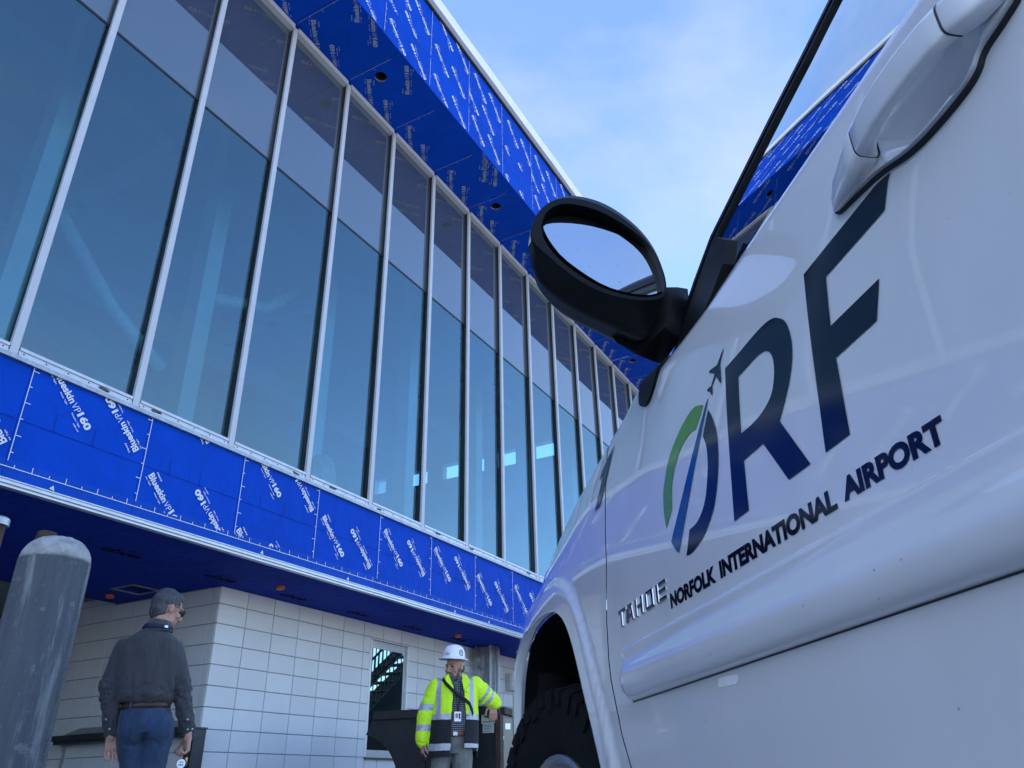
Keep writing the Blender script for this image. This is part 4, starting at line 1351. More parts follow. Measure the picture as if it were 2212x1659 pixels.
# chrome model badge: each letter its own piece
seglet = {'T': [(0, 4, 0, 0), (0, 4, 1, 4), (.5, 0, .5, 4)], 'A': 0, 'H': 0, 'O': 0, 'E': 0}
TSL = [1.449, 1.400, 1.345, 1.290, 1.232]
def bar(mb, s0, z0, w, h, x0, y0, x1, y1, sk=0.0):
    P = lambda x, y, o: side(s0-(x+sk*y)*w, z0+y*h, o)
    b_ = .16
    outer = [(x0, y0), (x1, y0), (x1, y1), (x0, y1)]
    ix = b_*min(1, (x1-x0)*1.1); iy = .055
    inner = [(x0+ix*.6, y0+iy), (x1-ix*.6, y0+iy), (x1-ix*.6, y1-iy), (x0+ix*.6, y1-iy)]
    mb.rings([[P(x, y, 0) for x, y in outer], [P(x, y, .0018) for x, y in outer], [P(x, y, .0036) for x, y in inner]])
t_ = .25; ty = .19
LET = {'T': [(0, 1-ty, 1, 1), (.38, 0, .62, 1-ty+.02)], 'A': [(-.04, 0, t_-.04, 1-ty+.02, .22), (1.04-t_, 0, 1.04, 1-ty+.02, -.22), (.24, 1-ty, .76, 1), (t_-.02, .26, 1-t_+.02, .26+ty)],
       'H': [(0, 0, t_, 1), (1-t_, 0, 1, 1), (t_-.02, .44, 1-t_+.02, .44+ty)], 'O': [(0, .05, t_, .95), (1-t_, .05, 1, .95), (.06, 0, .94, ty), (.06, 1-ty, .94, 1)],
       'E': [(0, 0, t_, 1), (t_-.02, 0, 1, ty), (t_-.02, .43, .95, .43+ty), (t_-.02, 1-ty, 1, 1)]}
for ch, s0 in zip('TAHOE', TSL):
    mb = MB()
    for bx_ in LET[ch]: bar(mb, s0, .8315, .043, .031, *bx_)
    tpart('badge_letter', mb, 'chrome', door, smooth=False)
# bright reflection on the door, painted as a small white patch
decal('painted_reflection', [onT(*p) for p in [(1550, 1466), (1570, 1460), (1591, 1457), (1594, 1466), (1588, 1478), (1568, 1482), (1550, 1485)]], [], 'sticker_and_glint', .0008)

# ---- mirror
S_M = 1.045
KX, UC = .17, .335
def mp(px, s):
    q = onS(*px, s)
    for _ in range(8): q = onS(*px, s+KX*(q[0]-UC))
    return q
HR = [(1147, 520), (1150, 484), (1165, 453), (1193, 432), (1231, 425), (1291, 439), (1350, 472), (1400, 519), (1431, 575), (1441, 616), (1438, 640), (1408, 650), (1352, 646), (1300, 632), (1248, 605), (1205, 571), (1170, 540)]
HO = [(1139, 520), (1143, 482), (1160, 450), (1190, 429), (1230, 422), (1290, 436), (1350, 470), (1400, 517), (1429, 575), (1438, 620), (1430, 660), (1418, 705), (1395, 742), (1375, 736), (1325, 713), (1255, 683), (1195, 647), (1158, 606), (1141, 562)]
GO2 = [(1173, 486), (1200, 481), (1245, 483), (1290, 491), (1340, 508), (1385, 531), (1410, 556), (1428, 595), (1436, 616), (1428, 632), (1397, 638), (1353, 632), (1307, 618), (1260, 590), (1215, 556), (1190, 525), (1176, 500)]
ho = smooth_loop([mp(p, S_M) for p in HO], 2)
hr = smooth_loop([mp(p, S_M) for p in HR], 2)
HO1 = [(1143, 525), (1150, 490), (1168, 462), (1195, 444), (1232, 437), (1290, 450), (1345, 483), (1392, 528), (1420, 580), (1430, 622), (1426, 660), (1412, 700), (1393, 735), (1370, 728), (1322, 706), (1255, 676), (1195, 640), (1158, 600), (1143, 560)]
HO2 = [(1147, 530), (1156, 500), (1177, 477), (1202, 463), (1235, 458), (1288, 470), (1336, 500), (1376, 542), (1404, 588), (1416, 626), (1415, 666), (1405, 708), (1394, 742), (1372, 736), (1325, 712), (1255, 682), (1195, 646), (1158, 606), (1144, 566)]
ho1 = smooth_loop([mp(p, S_M+.045) for p in HO1], 2)
ho2 = smooth_loop([mp(p, S_M+.085) for p in HO2], 2)
go2 = [mp(p, S_M+.014) for p in GO2]
gcx, gcz = sum(p[0] for p in go2)/len(go2), sum(p[1] for p in go2)/len(go2)
def gs(u, v): return S_M+.014+KX*(u-UC)
go2 = smooth_loop(go2, 1)
hcx, hcz = sum(p[0] for p in ho)/len(ho), sum(p[1] for p in ho)/len(ho)
def ringm(poly, k, s, dz=0, cx=None, cz=None):
    cx = hcx if cx is None else cx; cz = hcz if cz is None else cz
    return [(s+KX*(u-UC), cx+(u-cx)*k, cz+(v-cz)*k+dz) for u, v in poly]
opening = smooth_loop([mp(p, S_M) for p in [(1168, 500), (1172, 470), (1190, 447), (1225, 437), (1290, 452), (1350, 485), (1402, 526), (1428, 575), (1437, 612), (1434, 634), (1402, 643), (1352, 638), (1303, 623), (1255, 597), (1210, 563), (1182, 530)]], 2)
# housing: outside shell
def resamp(poly, n=72):
    c = (sum(p[0] for p in poly)/len(poly), sum(p[1] for p in poly)/len(poly))
    pts = poly+[poly[0]]
    d = [0]
    for a_, b_ in zip(pts, pts[1:]): d.append(d[-1]+math.hypot(b_[0]-a_[0], b_[1]-a_[1]))
    o = [(float(np.interp(d[-1]*i/n, d, [p[0] for p in pts])), float(np.interp(d[-1]*i/n, d, [p[1] for p in pts]))) for i in range(n)]
    k = min(range(n), key=lambda j: math.atan2(o[j][1]-c[1], o[j][0]-c[0])%(2*PI))
    return o[k:]+o[:k]
hr, ho1, ho2 = resamp(hr), resamp(ho1), resamp(ho2)
hm = MB()
def rg_(poly, k, s):
    cx = sum(p[0] for p in poly)/len(poly); cz = sum(p[1] for p in poly)/len(poly)
    return [(s+KX*(u-UC), cx+(u-cx)*k, cz+(v-cz)*k) for u, v in poly]
hm.rings([rg_(hr, 1.0, S_M), rg_(hr, 1.01, S_M+.004), rg_(ho1, .985, S_M+.022), rg_(ho1, 1.0, S_M+.045), rg_(ho2, .985, S_M+.085), rg_(ho2, .90, S_M+.120), rg_(ho2, .74, S_M+.150), rg_(ho2, .45, S_M+.170), rg_(ho2, .12, S_M+.178)], cap=False)
mirror = tpart('door_mirror', hm, 'plastic_black')
# rear face between shell and opening
v_, f_ = sheet(hr, [opening], .008, lambda u, v: (S_M+KX*(u-UC), u, v))
tpart('mirror_rim', MB().add(v_, f_), 'plastic_black', mirror)
bz = MB().rings([[(S_M+KX*(u-UC), u, v) for u, v in opening], [(S_M+.030+KX*(u-UC), hcx+(u-hcx)*.985, hcz+(v-hcz)*.985) for u, v in opening]], cap=False)
bz.add([(S_M+.030+KX*(u-UC), hcx+(u-hcx)*.985, hcz+(v-hcz)*.985) for u, v in opening], [tuple(range(len(opening)))])
tpart('mirror_recess', bz, 'plastic_black', mirror)
MT_TILT = (.00, .00)
gg = MB().prism(go2, lambda u, v, d: (gs(u, v)+d, u, v), 0, .003)
tpart('mirror_glass', gg, 'mirror', mirror, smooth=False)
cap_ = MB()
def capring(poly, k, s):
    cx = sum(p[0] for p in poly)/len(poly); cz = sum(p[1] for p in poly)/len(poly)
    ii = [i for i in range(len(poly)) if .06*PI < math.atan2(poly[i][1]-cz, poly[i][0]-cx) < .97*PI]
    ii.sort(key=lambda i: math.atan2(poly[i][1]-cz, poly[i][0]-cx))
    pts = [(cx+(poly[i][0]-cx)*k, cz+(poly[i][1]-cz)*k) for i in ii]
    t = np.linspace(0, len(pts)-1, 30)
    return [(s+KX*(float(np.interp(q, range(len(pts)), [p[0] for p in pts]))-UC), float(np.interp(q, range(len(pts)), [p[0] for p in pts])), float(np.interp(q, range(len(pts)), [p[1] for p in pts]))) for q in t]
cap_.rings([capring(ho1, .992, S_M+.023), capring(ho1, 1.014, S_M+.045), capring(ho2, 1.008, S_M+.086), capring(ho2, .925, S_M+.123), capring(ho2, .765, S_M+.154), capring(ho2, .47, S_M+.175), capring(ho2, .13, S_M+.184)], cap=False)
cap_.f = [f for f in cap_.f if max(f)-min(f) < 32]
tpart('mirror_cap', cap_, 'paint', mirror)
# arm: lofts from the shell's lower right to the black foot on the door
am = MB(); rs = []
armp = [0, [(1350, 652), (1450, 632), (1418, 752), (1322, 704)], [(1400, 645), (1468, 638), (1436, 772), (1370, 738)], [(1440, 648), (1482, 645), (1452, 780), (1405, 756)]]
for i, pl_ in enumerate(armp[1:]):
    s_ = S_M+.075+.012*i
    q = smooth_loop([mp(p, s_) for p in pl_], 1)
    n_q = len(q)
    rs.append([(s_+(.0 if j < n_q//2 else .05), u, v) for j, (u, v) in enumerate(q)])
am.rings(rs)
tpart('mirror_arm', am, 'plastic_black', mirror, smooth=True, sharp=45)
# triangular black sail in the window corner and the foot below it
def onglass(px, py, off=.034):
    r = ray(px, py); ra, rb, rz = r@A, r@B, r[2]
    t = .55/rb
    for _ in range(120): t = .5*t+.5*(glassl(max(1.2, CAM_H+t*rz))-off)/rb
    return (t*ra, CAM_H+t*rz)
sail = [(1.245, 1.19)]+[onglass(*p) for p in ((1462, 742), (1479, 692), (1512, 603), (1535, 535), (1546, 512), (1566, 518), (1561, 570), (1535, 640), (1512, 690))]+[(1.02, 1.20)]
tpart('mirror_sail', MB().prism(sail, lambda u, v, d: (u, glassl(max(v, 1.2))-d, v), .034, .014), 'plastic_black', smooth=False)
foot = smooth_loop([(1.225, 1.245), (1.245, 1.215), (1.238, 1.185), (1.20, 1.172), (1.165, 1.19), (1.13, 1.235), (1.12, 1.26)], 2)
v_, f_ = sheet(foot, [], .012, lambda s, v: side(s, v, .006))
ft = MB().add(v_, f_)
lpf = dense(foot, .01)
ft.rings([[side(s, v, .006) for s, v in lpf], [side(s, v, -.004) for s, v in lpf]], cap=False)
tpart('mirror_foot', ft, 'plastic_black')

# ---- wheels
def wheel(cs, cl, steer, detailed, flip=1):
    R_, Wd = .402, .27
    prof = [(.235, -.10), (.25, -.118), (.30, -.132), (.35, -.134), (.382, -.126), (.396, -.108), (.399, -.06), (.400, 0), (.399, .06), (.396, .108), (.382, .126), (.35, .134), (.30, .132), (.25, .118), (.235, .10)]
    mb = MB(); n_ = 64
    rs = []
    for k in range(n_):
        a_ = 2*PI*k/n_
        rs.append([(r*math.cos(a_), y, r*math.sin(a_)) for r, y in prof])
    mb.rings(rs, close=True)
    cst, sst = math.cos(steer), math.sin(steer)
    def T(p):
        x, y, z = p[0], p[1]*flip, p[2]
        return (cs+x*cst+y*sst, cl-x*sst+y*cst, .40+z)
    def fin(m): m.v = [T(p) for p in m.v]; return m
    w = tpart('wheel', fin(mb), 'rubber')
    if detailed:
        tb = MB()
        nb = 44
        for k in range(nb):
            a0 = 2*PI*k/nb
            for row, (ya, yb, ra) in enumerate(((-.136, -.078, .402), (-.068, -.022, .4055), (-.016, .030, .4055), (.036, .082, .4055), (.09, .136, .402))):
                a_ = a0+(.5 if row % 2 else 0)*2*PI/nb
                da = 2*PI/nb*.40
                sk_ = .018 if row % 2 else -.018
                q = []
                for (rr) in (ra-.02, ra+.006):
                    for (dy, dd) in ((ya, -da), (yb, -da+sk_/ra), (yb, da+sk_/ra), (ya, da)):
                        rad = rr
                        if abs(dy) > .12: rad = rr-.012
                        q.append((rad*math.cos(a_+dd), dy, rad*math.sin(a_+dd)))
                tb.add(q, [(4, 5, 6, 7), (0, 1, 5, 4), (1, 2, 6, 5), (2, 3, 7, 6), (3, 0, 4, 7)])
            # shoulder lugs
            for y0 in (-.134,):
                a_ = a0
                da = 2*PI/nb*(.42 if k % 2 else .30)
                q = []
                for yy in (y0+.004, y0-.006):
                    for rr, dd in ((.345 if k % 2 else .36, -da*.7), (.392, -da), (.392, da), (.345 if k % 2 else .36, da*.7)):
                        q.append((rr*math.cos(a_+dd), yy, rr*math.sin(a_+dd)))
                tb.add(q, [(4, 5, 6, 7), (0, 1, 5, 4), (1, 2, 6, 5), (2, 3, 7, 6), (3, 0, 4, 7)])
        tag(tpart('tread_blocks', fin(tb), 'rubber', w, smooth=False), kind='stuff')
    rb = MB().rings([[(r*math.cos(2*PI*k/40), y, r*math.sin(2*PI*k/40)) for k in range(40)] for r, y in ((.246, -.112), (.246, -.122), (.236, -.126), (.226, -.118), (.222, -.06), (.21, -.03), (.12, -.05), (.05, -.065), (.02, -.066))], cap=True)
    rim = tpart('rim', fin(rb), 'rim', w, sharp=50)
    sp = MB()
    for k in range(5):
        a_ = 2*PI*k/5+PI/2+.3
        for da in (-.22, .22):
            c0, c1 = a_+da*.4, a_+da
            sp.rings([[(r*math.cos(c)-wd*math.sin(c)*sg, y, r*math.sin(c)+wd*math.cos(c)*sg) for sg, y in ((-1, -.06), (1, -.06), (1, -yy), (-1, -yy))] for r, c, wd, yy in ((.05, c0, .03, .095), (.13, (c0+c1)/2, .024, .105), (.228, c1, .028, .112))])
    tpart('spoke', fin(sp), 'rim', w, smooth=False)
    return w
wheel(2.135, L0+.135, math.radians(11), True)
wheel(AXR, L0+.165, 0, False)
wheel(2.135, 2*TL0-L0-.165, math.radians(11), False, -1)
wheel(AXR, 2*TL0-L0-.165, 0, False, -1)
# ================================================================== STREET FURNITURE AND SITE OBJECTS
def px_on(px, py, al=None, nn=None):
    r = ray(px, py)
    P = r*(nn/(r@N)) if nn is not None else r*(al/(r@W))
    return P@W, P@N, P[2]+CAM_H
k8 = crop(0, 2000, 1344, 2177)
# bollard: concrete filled steel pipe
BN = 2.60
c_l = px_on(*k8(150, 270), nn=BN); c_r = px_on(*k8(590, 320), nn=BN)
b_al = (c_l[0]+c_r[0])/2+.004; b_r = (c_r[0]-c_l[0])*.5*.915; b_top = c_l[2]-.012
bol = thing('bollard', 'weathered grey bollard with domed concrete top and streaked peeling paint, left foreground', 'bollard', wpt(b_al, BN+.02), BROT)
bm_ = MB(); rs = []
for i in range(40):
    z = b_top*i/39
    rs.append([((b_r+.0016*noise.noise(Vector((math.cos(2*PI*k/48)*2, math.sin(2*PI*k/48)*2, z*6))))*math.cos(2*PI*k/48), (b_r+.0016*noise.noise(Vector((math.cos(2*PI*k/48)*2, math.sin(2*PI*k/48)*2, z*6))))*math.sin(2*PI*k/48), z) for k in range(48)])
bm_.rings(rs)
link('pipe', bm_.mesh('pipe', True, 50), 'bollard', bol)
cm = MB(); rs = []
for i in range(12):
    t = i/11*PI/2*.97
    rs.append([(b_r*.985*math.cos(t)**.8*math.cos(2*PI*k/48), b_r*.985*math.cos(t)**.8*math.sin(2*PI*k/48), b_top+.001+b_r*.78*math.sin(t)+.0025*noise.noise(Vector((k*.5, i*.7, 2)))) for k in range(48)])
cm.rings(rs)
link('domed_cap', cm.mesh('domed_cap', True), 'bollard_cap', bol)
sm = MB()
for i in range(46):
    z0, z1 = b_top*i/46, b_top*(i+1)/46
    a_ = -1.05+.012*math.sin(i*1.7)
    r0 = b_r+.002
    if random.random() < .3: continue
    sm.add([(r0*math.cos(a_-.012), r0*math.sin(a_-.012), z0), (r0*math.cos(a_+.014), r0*math.sin(a_+.014), z0), ((r0+.003)*math.cos(a_+.01), (r0+.003)*math.sin(a_+.01), z1-.003), ((r0+.002)*math.cos(a_-.02), (r0+.002)*math.sin(a_-.02), z1-.004)], [(0, 1, 2, 3)])
link('weld_seam', sm.mesh('weld_seam'), 'gasket', bol)

def rust_post(px, py, nn, r, label, cap):
    al, n_, z = px_on(px, py, nn=nn)
    t = thing('rusty_post', label, 'post', wpt(al, nn), BROT)
    link('pipe', MB().lathe([(r, 0), (r, z-.03), (r*.93, z)], 0, 0, 20).mesh('pipe', True, 40), 'rust', t)
    if cap: link('cap', MB().lathe([(r*1.25, z-.025), (r*1.25, z+.012), (r*1.1, z+.02)], 0, 0, 20).mesh('cap', True, 40), 'galv', t)
rust_post(*k8(302, 158), 4.5, .055, 'rusty brown pipe post rising just behind the grey bollard', False)
rust_post(*k8(-26, 84), 4.5, .055, 'brown post with pale cap at the left edge, left of the bollard', True)

# ---------------- refuse container the man in the hard hat leans on
Hc = crop(1400, 2400, 2100, 1861)
DZ = 1.285
dA = onZ(*Hc(215, 1075), DZ); dB = onZ(*Hc(1478, 1012), DZ)
dA = np.array(dA); dB = np.array(dB)
ddir = (dB-dA)/np.linalg.norm(dB-dA)            # along the side, towards the camera
dnor = np.array([ddir[1], -ddir[0]])            # candidate outward normal
if dnor[0] > 0: dnor = -dnor
dlen = np.linalg.norm(dB-dA)
def on_d(x, y):
    """pixel onto the container's side plane -> (distance from its far top corner, height)"""
    r = ray(x, y)
    rw = np.array([r@W, r@N])
    t = (dA@dnor)/(rw@dnor)
    return (rw*t-dA)@ddir, r[2]*t+CAM_H
dump_o = wpt(*dA)
wx_ = W*ddir[0]+N*ddir[1]
drot = math.atan2(wx_[1], wx_[0])
dump = thing('refuse_container', 'worn black steel refuse container with number placard, beside the man in the hard hat', 'dumpster', dump_o, drot)
ys_ = 1 if (Matrix.Rotation(drot, 3, 'Z') @ Vector((0, 1, 0))).dot(Vector(tuple(W*dnor[0]+N*dnor[1]))) < 0 else -1   # +d goes into the container
poly = [(on_d(*Hc(215, 1075))), (dlen, DZ), (dlen, .15), (on_d(*Hc(430, 1700)))]
lower = [on_d(*Hc(*q)) for q in [(415, 1640), (385, 1560), (345, 1480), (280, 1400), (200, 1345), (108, 1312)]]
poly = [(0, DZ), (dlen, DZ), (dlen, .12), (lower[0][0]+.02, .12)]+[(q[0], q[1]) for q in lower]
link('side_wall', MB().prism(poly, lambda u, v, d: (u, ys_*d, v), 0, 1.7).mesh('side_wall'), 'dumpster', dump)
rl = MB().box(-.02, dlen+.03, min(-ys_*.03, ys_*.02), max(-ys_*.03, ys_*.02), DZ-.07, DZ+.006)
link('top_rail', rl.mesh('top_rail'), 'dumpster', dump)
for u in (dlen*.42, dlen*.70):
    link('rib', MB().box(u-.02, u+.02, min(-ys_*.028, 0), max(-ys_*.028, 0), .2, DZ-.075).mesh('rib'), 'dumpster', dump)
link('corner_post', MB().box(dlen-.002, dlen+.045, min(-ys_*.035, ys_*.06), max(-ys_*.035, ys_*.06), .1, DZ-.072).mesh('corner_post'), 'rust', dump)
ew = MB().box(dlen+.001, dlen+.02, min(ys_*.061, ys_*1.68), max(ys_*.061, ys_*1.68), .12, DZ-.06)
link('end_wall', ew.mesh('end_wall'), 'steel_dark', dump)
link('end_rail', MB().box(dlen-.02, dlen+.06, min(ys_*.061, ys_*1.7), max(ys_*.061, ys_*1.7), DZ-.065, DZ-.004).mesh('end_rail'), 'rust', dump)
def plac(px, body, sub, name):
    q = [on_d(*Hc(*p)) for p in px]
    u0, u1 = min(p[0] for p in q), max(p[0] for p in q); z0, z1 = min(p[1] for p in q), max(p[1] for p in q)
    p_ = link(name, MB().box(u0, u1, min(-ys_*.006, -ys_*.001), max(-ys_*.006, -ys_*.001), z0, z1).mesh(name), 'placard', dump)
    m = MB()
    wv = u1-u0
    def put(b, zz, h, ww, bold=0.):
        v, f = text_mesh(b, .1, bold, ww, h)
        m.add([(u0+(wv-ww)/2+p[0], -ys_*.0075, zz+p[1]) for p in v], f)
    if body:
        put(body, z0+(z1-z0)*.42, (z1-z0)*.40, wv*.62, .003)
        v, f = small_print(wv*.8, (z1-z0)*.12, 14); m.add([(u0+wv*.1+p[0], -ys_*.0075, z0+(z1-z0)*.10+p[1]) for p in v], f)
    else:
        for i in range(5):
            v, f = small_print(wv*(.8 if i % 2 else .65), (z1-z0)*.08, 11+i); m.add([(u0+wv*.1+p[0], -ys_*.0075, z0+(z1-z0)*(.1+.17*i)+p[1]) for p in v], f)
    link('print', m.mesh('print'), 'print_black', p_)
plac([(1320, 1080), (1462, 1190)], '965', '', 'number_placard')
plac([(1333, 1196), (1452, 1288)], None, '', 'notice_placard')
def on_e(x, y):
    """pixel onto the container's end plane -> (depth, height)"""
    r = ray(x, y); rw = np.array([r@W, r@N]); c = dA+ddir*(dlen+.022)
    t = (c@ddir)/(rw@ddir)
    return abs((rw*t-c)@dnor), r[2]*t+CAM_H
for nm, pts in (('torn_sticker', [(1468, 1258), (1520, 1262), (1530, 1300), (1555, 1335), (1548, 1372), (1530, 1368), (1515, 1330), (1490, 1320)]), ('square_sticker', [(1568, 1190), (1622, 1192), (1620, 1255), (1567, 1252)])):
    q = [on_e(*Hc(*p)) for p in pts]
    link(nm, MB().prism(q, lambda u, v, d: (dlen+.0202+d, ys_*u, v), 0, .002).mesh(nm), 'sticker_and_glint', dump)

# ---------------- metal stair with railings, hidden behind the vehicle but mirrored in the low window
stair = thing('metal_staircase', 'dark metal staircase with picket railings, mirrored in the low window of the block wall', 'staircase', wpt(13.0, 2.3), BROT)
s0x, s0z, s1x, s1z = -.6, 1.15, 3.4, 4.15
slope = (s1z-s0z)/(s1x-s0x)
for y in (-.5, .5):
    link('stringer', MB().prism([(s0x-1.2, s0z-1.2*slope-.30), (s1x, s1z-.30), (s1x, s1z), (s0x-1.2, s0z-1.2*slope)], lambda u, v, d: (u, y+d, v), -.02, .02).mesh('stringer'), 'steel_dark', stair)
    hr = MB().tube([(s0x-1.2, y, s0z-1.2*slope+1.0), (s1x, y, s1z+1.0), (s1x+1.6, y, s1z+1.0)], .025, 8)
    link('handrail', hr.mesh('handrail', True), 'steel_dark', stair)
    link('lower_rail', MB().tube([(s0x-1.2, y, s0z-1.2*slope+.55), (s1x, y, s1z+.55), (s1x+1.6, y, s1z+.55)], .018, 8).mesh('lower_rail', True), 'steel_dark', stair)
    x = s0x-1.1
    while x < s1x+1.6:
        zz = s0z+(min(x, s1x)-s0x)*slope
        link('baluster', MB().box(x-.009, x+.009, y-.009, y+.009, zz, zz+1.0).mesh('baluster'), 'steel_dark', stair)
        x += .13
for i in range(15):
    x = s0x-1.1+i*.29; z = s0z+(x-s0x)*slope
    if z < s1z and z > .1: link('tread', MB().box(x, x+.27, -.48, .48, z-.03, z).mesh('tread'), 'steel_dark', stair)
link('skirt_panel', MB().prism([(s0x-1.0, .2), (s1x+1.6, .2), (s1x+1.6, s1z-.5), (s1x, s1z-.5), (s0x-1.0, s0z-1.0*slope-.32)], lambda u, v, d: (u, d, v), -.50, -.47).mesh('skirt_panel'), 'steel_dark', stair)
link('landing', MB().box(s1x+.001, s1x+1.7, -.5, .5, s1z-.12, s1z-.001).mesh('landing'), 'steel_dark', stair)
for x in (s1x+.1, s1x+1.55):
    for y in (-.45, .45):
        link('leg', MB().box(x-.04, x+.04, y-.04, y+.04, 0, s1z-.121).mesh('leg'), 'steel_dark', stair)

# ================================================================== PEOPLE
def remesh(mb, voxel, smooth=6, name='body', fac=.5):
    me = mb.mesh('tmp')
    ob = bpy.data.objects.new('tmp', me); COL.objects.link(ob)
    r = ob.modifiers.new('r', 'REMESH'); r.mode = 'VOXEL'; r.voxel_size = voxel; r.use_smooth_shade = True
    s = ob.modifiers.new('s', 'SMOOTH'); s.factor = fac; s.iterations = smooth
    res = evaluated(ob); res.name = name
    bpy.data.objects.remove(ob); bpy.data.meshes.remove(me)
    res.materials.clear()
    for p in res.polygons: p.use_smooth = True
    return res
def ering(c, rx, ry, n=24, e=2.2, tilt=0.0):
    o = []
    for k in range(n):
        a_ = 2*PI*k/n
        ca, sa = math.cos(a_), math.sin(a_)
        x = math.copysign(abs(ca)**(2/e), ca)*rx; y = math.copysign(abs(sa)**(2/e), sa)*ry
        o.append((c[0]+x, c[1]+y, c[2]+tilt*x))
    return o
def trunk(mb, rings): mb.rings([ering(*r) for r in rings]); return mb
def hand(mb, wrist, d, side_, palm, size=1.0, curl=.35, thumb=.5):
    """palm, four unequal bent fingers, thumb from the side of the palm; d=finger direction, side_=towards the thumb, palm=palm normal"""
    d, side_, palm = Vector(d).normalized(), Vector(side_).normalized(), Vector(palm).normalized()
    w = Vector(wrist)
    mb.capsule(w-d*.03*size, .026*size, w+d*.02*size, .027*size)
    pc = w+d*.050*size
    for o in (-.028, -.009, .010, .028):
        mb.capsule(w+d*.01*size+side_*o*.6*size, .0155*size, w+d*.085*size+side_*o*size, .0135*size)
    for i, (o, ln) in enumerate(((.0345, .070), (.0115, .080), (-.0115, .074), (-.0335, .058))):
        p = w+d*.088*size+side_*o*size; dirn = d.copy(); r = .0090*size
        ax = d.cross(palm).normalized()
        for j, seg in enumerate((.45, .32, .23)):
            dirn = (Matrix.Rotation(curl*(1+.25*j), 3, ax) @ dirn).normalized()
            q = p+dirn*ln*seg*size
            mb.capsule(p, r, q, r*.93, 10); p = q; r *= .93
    p = w+d*.020*size+side_*.026*size
    t1 = (d*.60+side_*.75+palm*.25*thumb).normalized()
    q = p+t1*.045*size; mb.capsule(p, .0145*size, q, .012*size, 10)
    t2 = (d*.9+side_*.25+palm*.6*thumb).normalized()
    q2 = q+t2*.034*size; mb.capsule(q, .0118*size, q2, .0105*size, 10)
    q3 = q2+(t2+palm*.3*thumb).normalized()*.024*size; mb.capsule(q2, .0105*size, q3, .009*size, 10)
def head_shape(mb, c, yaw, pitch, s=1.0):
    """c = centre of the skull; faces local +y turned by yaw about z (0 = away from the camera), pitch down"""
    Rm = Matrix.Rotation(yaw, 3, 'Z') @ Matrix.Rotation(pitch, 3, 'X')
    P = lambda x, y, z: Vector(c)+Rm @ (Vector((x, y, z))*s)
    mb.ellipsoid(P(0, -.012, .022), (.076*s, .096*s, .098*s), 24, 16, Rm)
    mb.ellipsoid(P(0, .020, -.055), (.061*s, .072*s, .072*s), 20, 14, Rm)
    mb.ellipsoid(P(0, .055, -.108), (.030*s, .028*s, .022*s), 14, 10, Rm)       # chin
    mb.capsule(P(0, .083, .010), .012*s, P(0, .107, -.030), .0155*s)            # nose
    mb.ellipsoid(P(0, .098, -.036), (.019*s, .014*s, .011*s), 12, 8, Rm)
    mb.capsule(P(-.036, .078, .022), .012*s, P(.036, .078, .022), .012*s)       # brow
    for x in (-.045, .045): mb.ellipsoid(P(x, .062, -.030), (.022*s, .022*s, .022*s), 12, 8, Rm)
    mb.capsule(P(-.020, .082, -.070), .009*s, P(.020, .082, -.070), .009*s)     # lips
    for x in (-.077, .077):
        mb.ellipsoid(P(x, -.004, -.012), (.010*s, .017*s, .029*s), 12, 10, Rm)
        mb.ellipsoid(P(x*1.05, -.010, .002), (.009*s, .013*s, .017*s), 12, 10, Rm)
    return P, Rm
def cloth_noise(me, amp, sc, seed, vert=.4, mask=None):
    for v, nrm in zip(me.vertices, [x.normal.copy() for x in me.vertices]):
        c = v.co
        k = 1.0 if mask is None else mask(c)
        if k <= 0: continue
        n_ = noise.noise(Vector((c.x*sc, c.y*sc, c.z*sc*vert+seed)))+.5*noise.noise(Vector((c.x*sc*2.1+seed, c.y*sc*2.1, c.z*sc*2.1*vert)))
        v.co = c+nrm*n_*amp*k

# ------------------------------------------------ person 1: man seen from behind
def person_frame(al, nn, sc=1.0):
    P = W*al*sc+N*nn*sc
    d = math.hypot(P[0], P[1]); v = P/d
    return Vector((P[0], P[1], 0)), math.atan2(v[1], v[0])-PI/2
o1, r1 = person_frame(3.56, 4.64)
man = thing('person', 'man seen from behind in charcoal shirt and blue jeans, head turned right', 'person', o1, r1)
bd = MB()
HC = (.030, .0, 1.688)
YAW1 = math.radians(-66); PIT1 = math.radians(-16)
P1, R1 = head_shape(bd, HC, YAW1, PIT1, 1.0)
bd.capsule((.005, -.03, 1.60), .060, (-.018, -.045, 1.50), .066)
trunk(bd, [((-.02, -.02, 1.50), .10, .07), ((-.03, -.01, 1.43), .17, .09), ((-.025, 0, 1.28), .15, .10), ((-.005, .01, 1.10), .125, .095), ((.02, .01, .98), .14, .11)])
bd.capsule((-.040, 0, .93), .075, (.004, .03, .70), .060); bd.capsule((.004, .03, .70), .060, (.002, .035, .45), .046); bd.capsule((.002, .035, .45), .046, (-.01, .02, .09), .036)
bd.capsule((.095, 0, .93), .075, (.098, -.01, .70), .060); bd.capsule((.098, -.01, .70), .060, (.098, -.025, .45), .048); bd.capsule((.098, -.025, .45), .048, (.10, -.10, .09), .036)
bd.capsule((-.01, .02, .06), .038, (-.02, .14, .04), .034); bd.capsule((.10, -.10, .06), .038, (.11, .02, .04), .034)
bd.capsule((-.185, -.01, 1.42), .050, (-.222, -.02, 1.17), .042); bd.capsule((-.222, -.02, 1.17), .042, (-.167, .0, .925), .029)
bd.capsule((.115, -.01, 1.42), .050, (.200, -.02, 1.17), .042); bd.capsule((.200, -.02, 1.17), .042, (.282, .02, .925), .029)
hand(bd, (-.163, .0, .915), (.17, .02, -1), (.93, .05, .15), (.1, -1, -.1), .95, .12, .25)
hand(bd, (.284, .012, .915), (.0, -.02, -1), (-.35, 1, 0), (-1, -.35, -.05), 1.0, .80, .9)
body1 = link('body', remesh(bd, .0044, 4), 'skin', man)
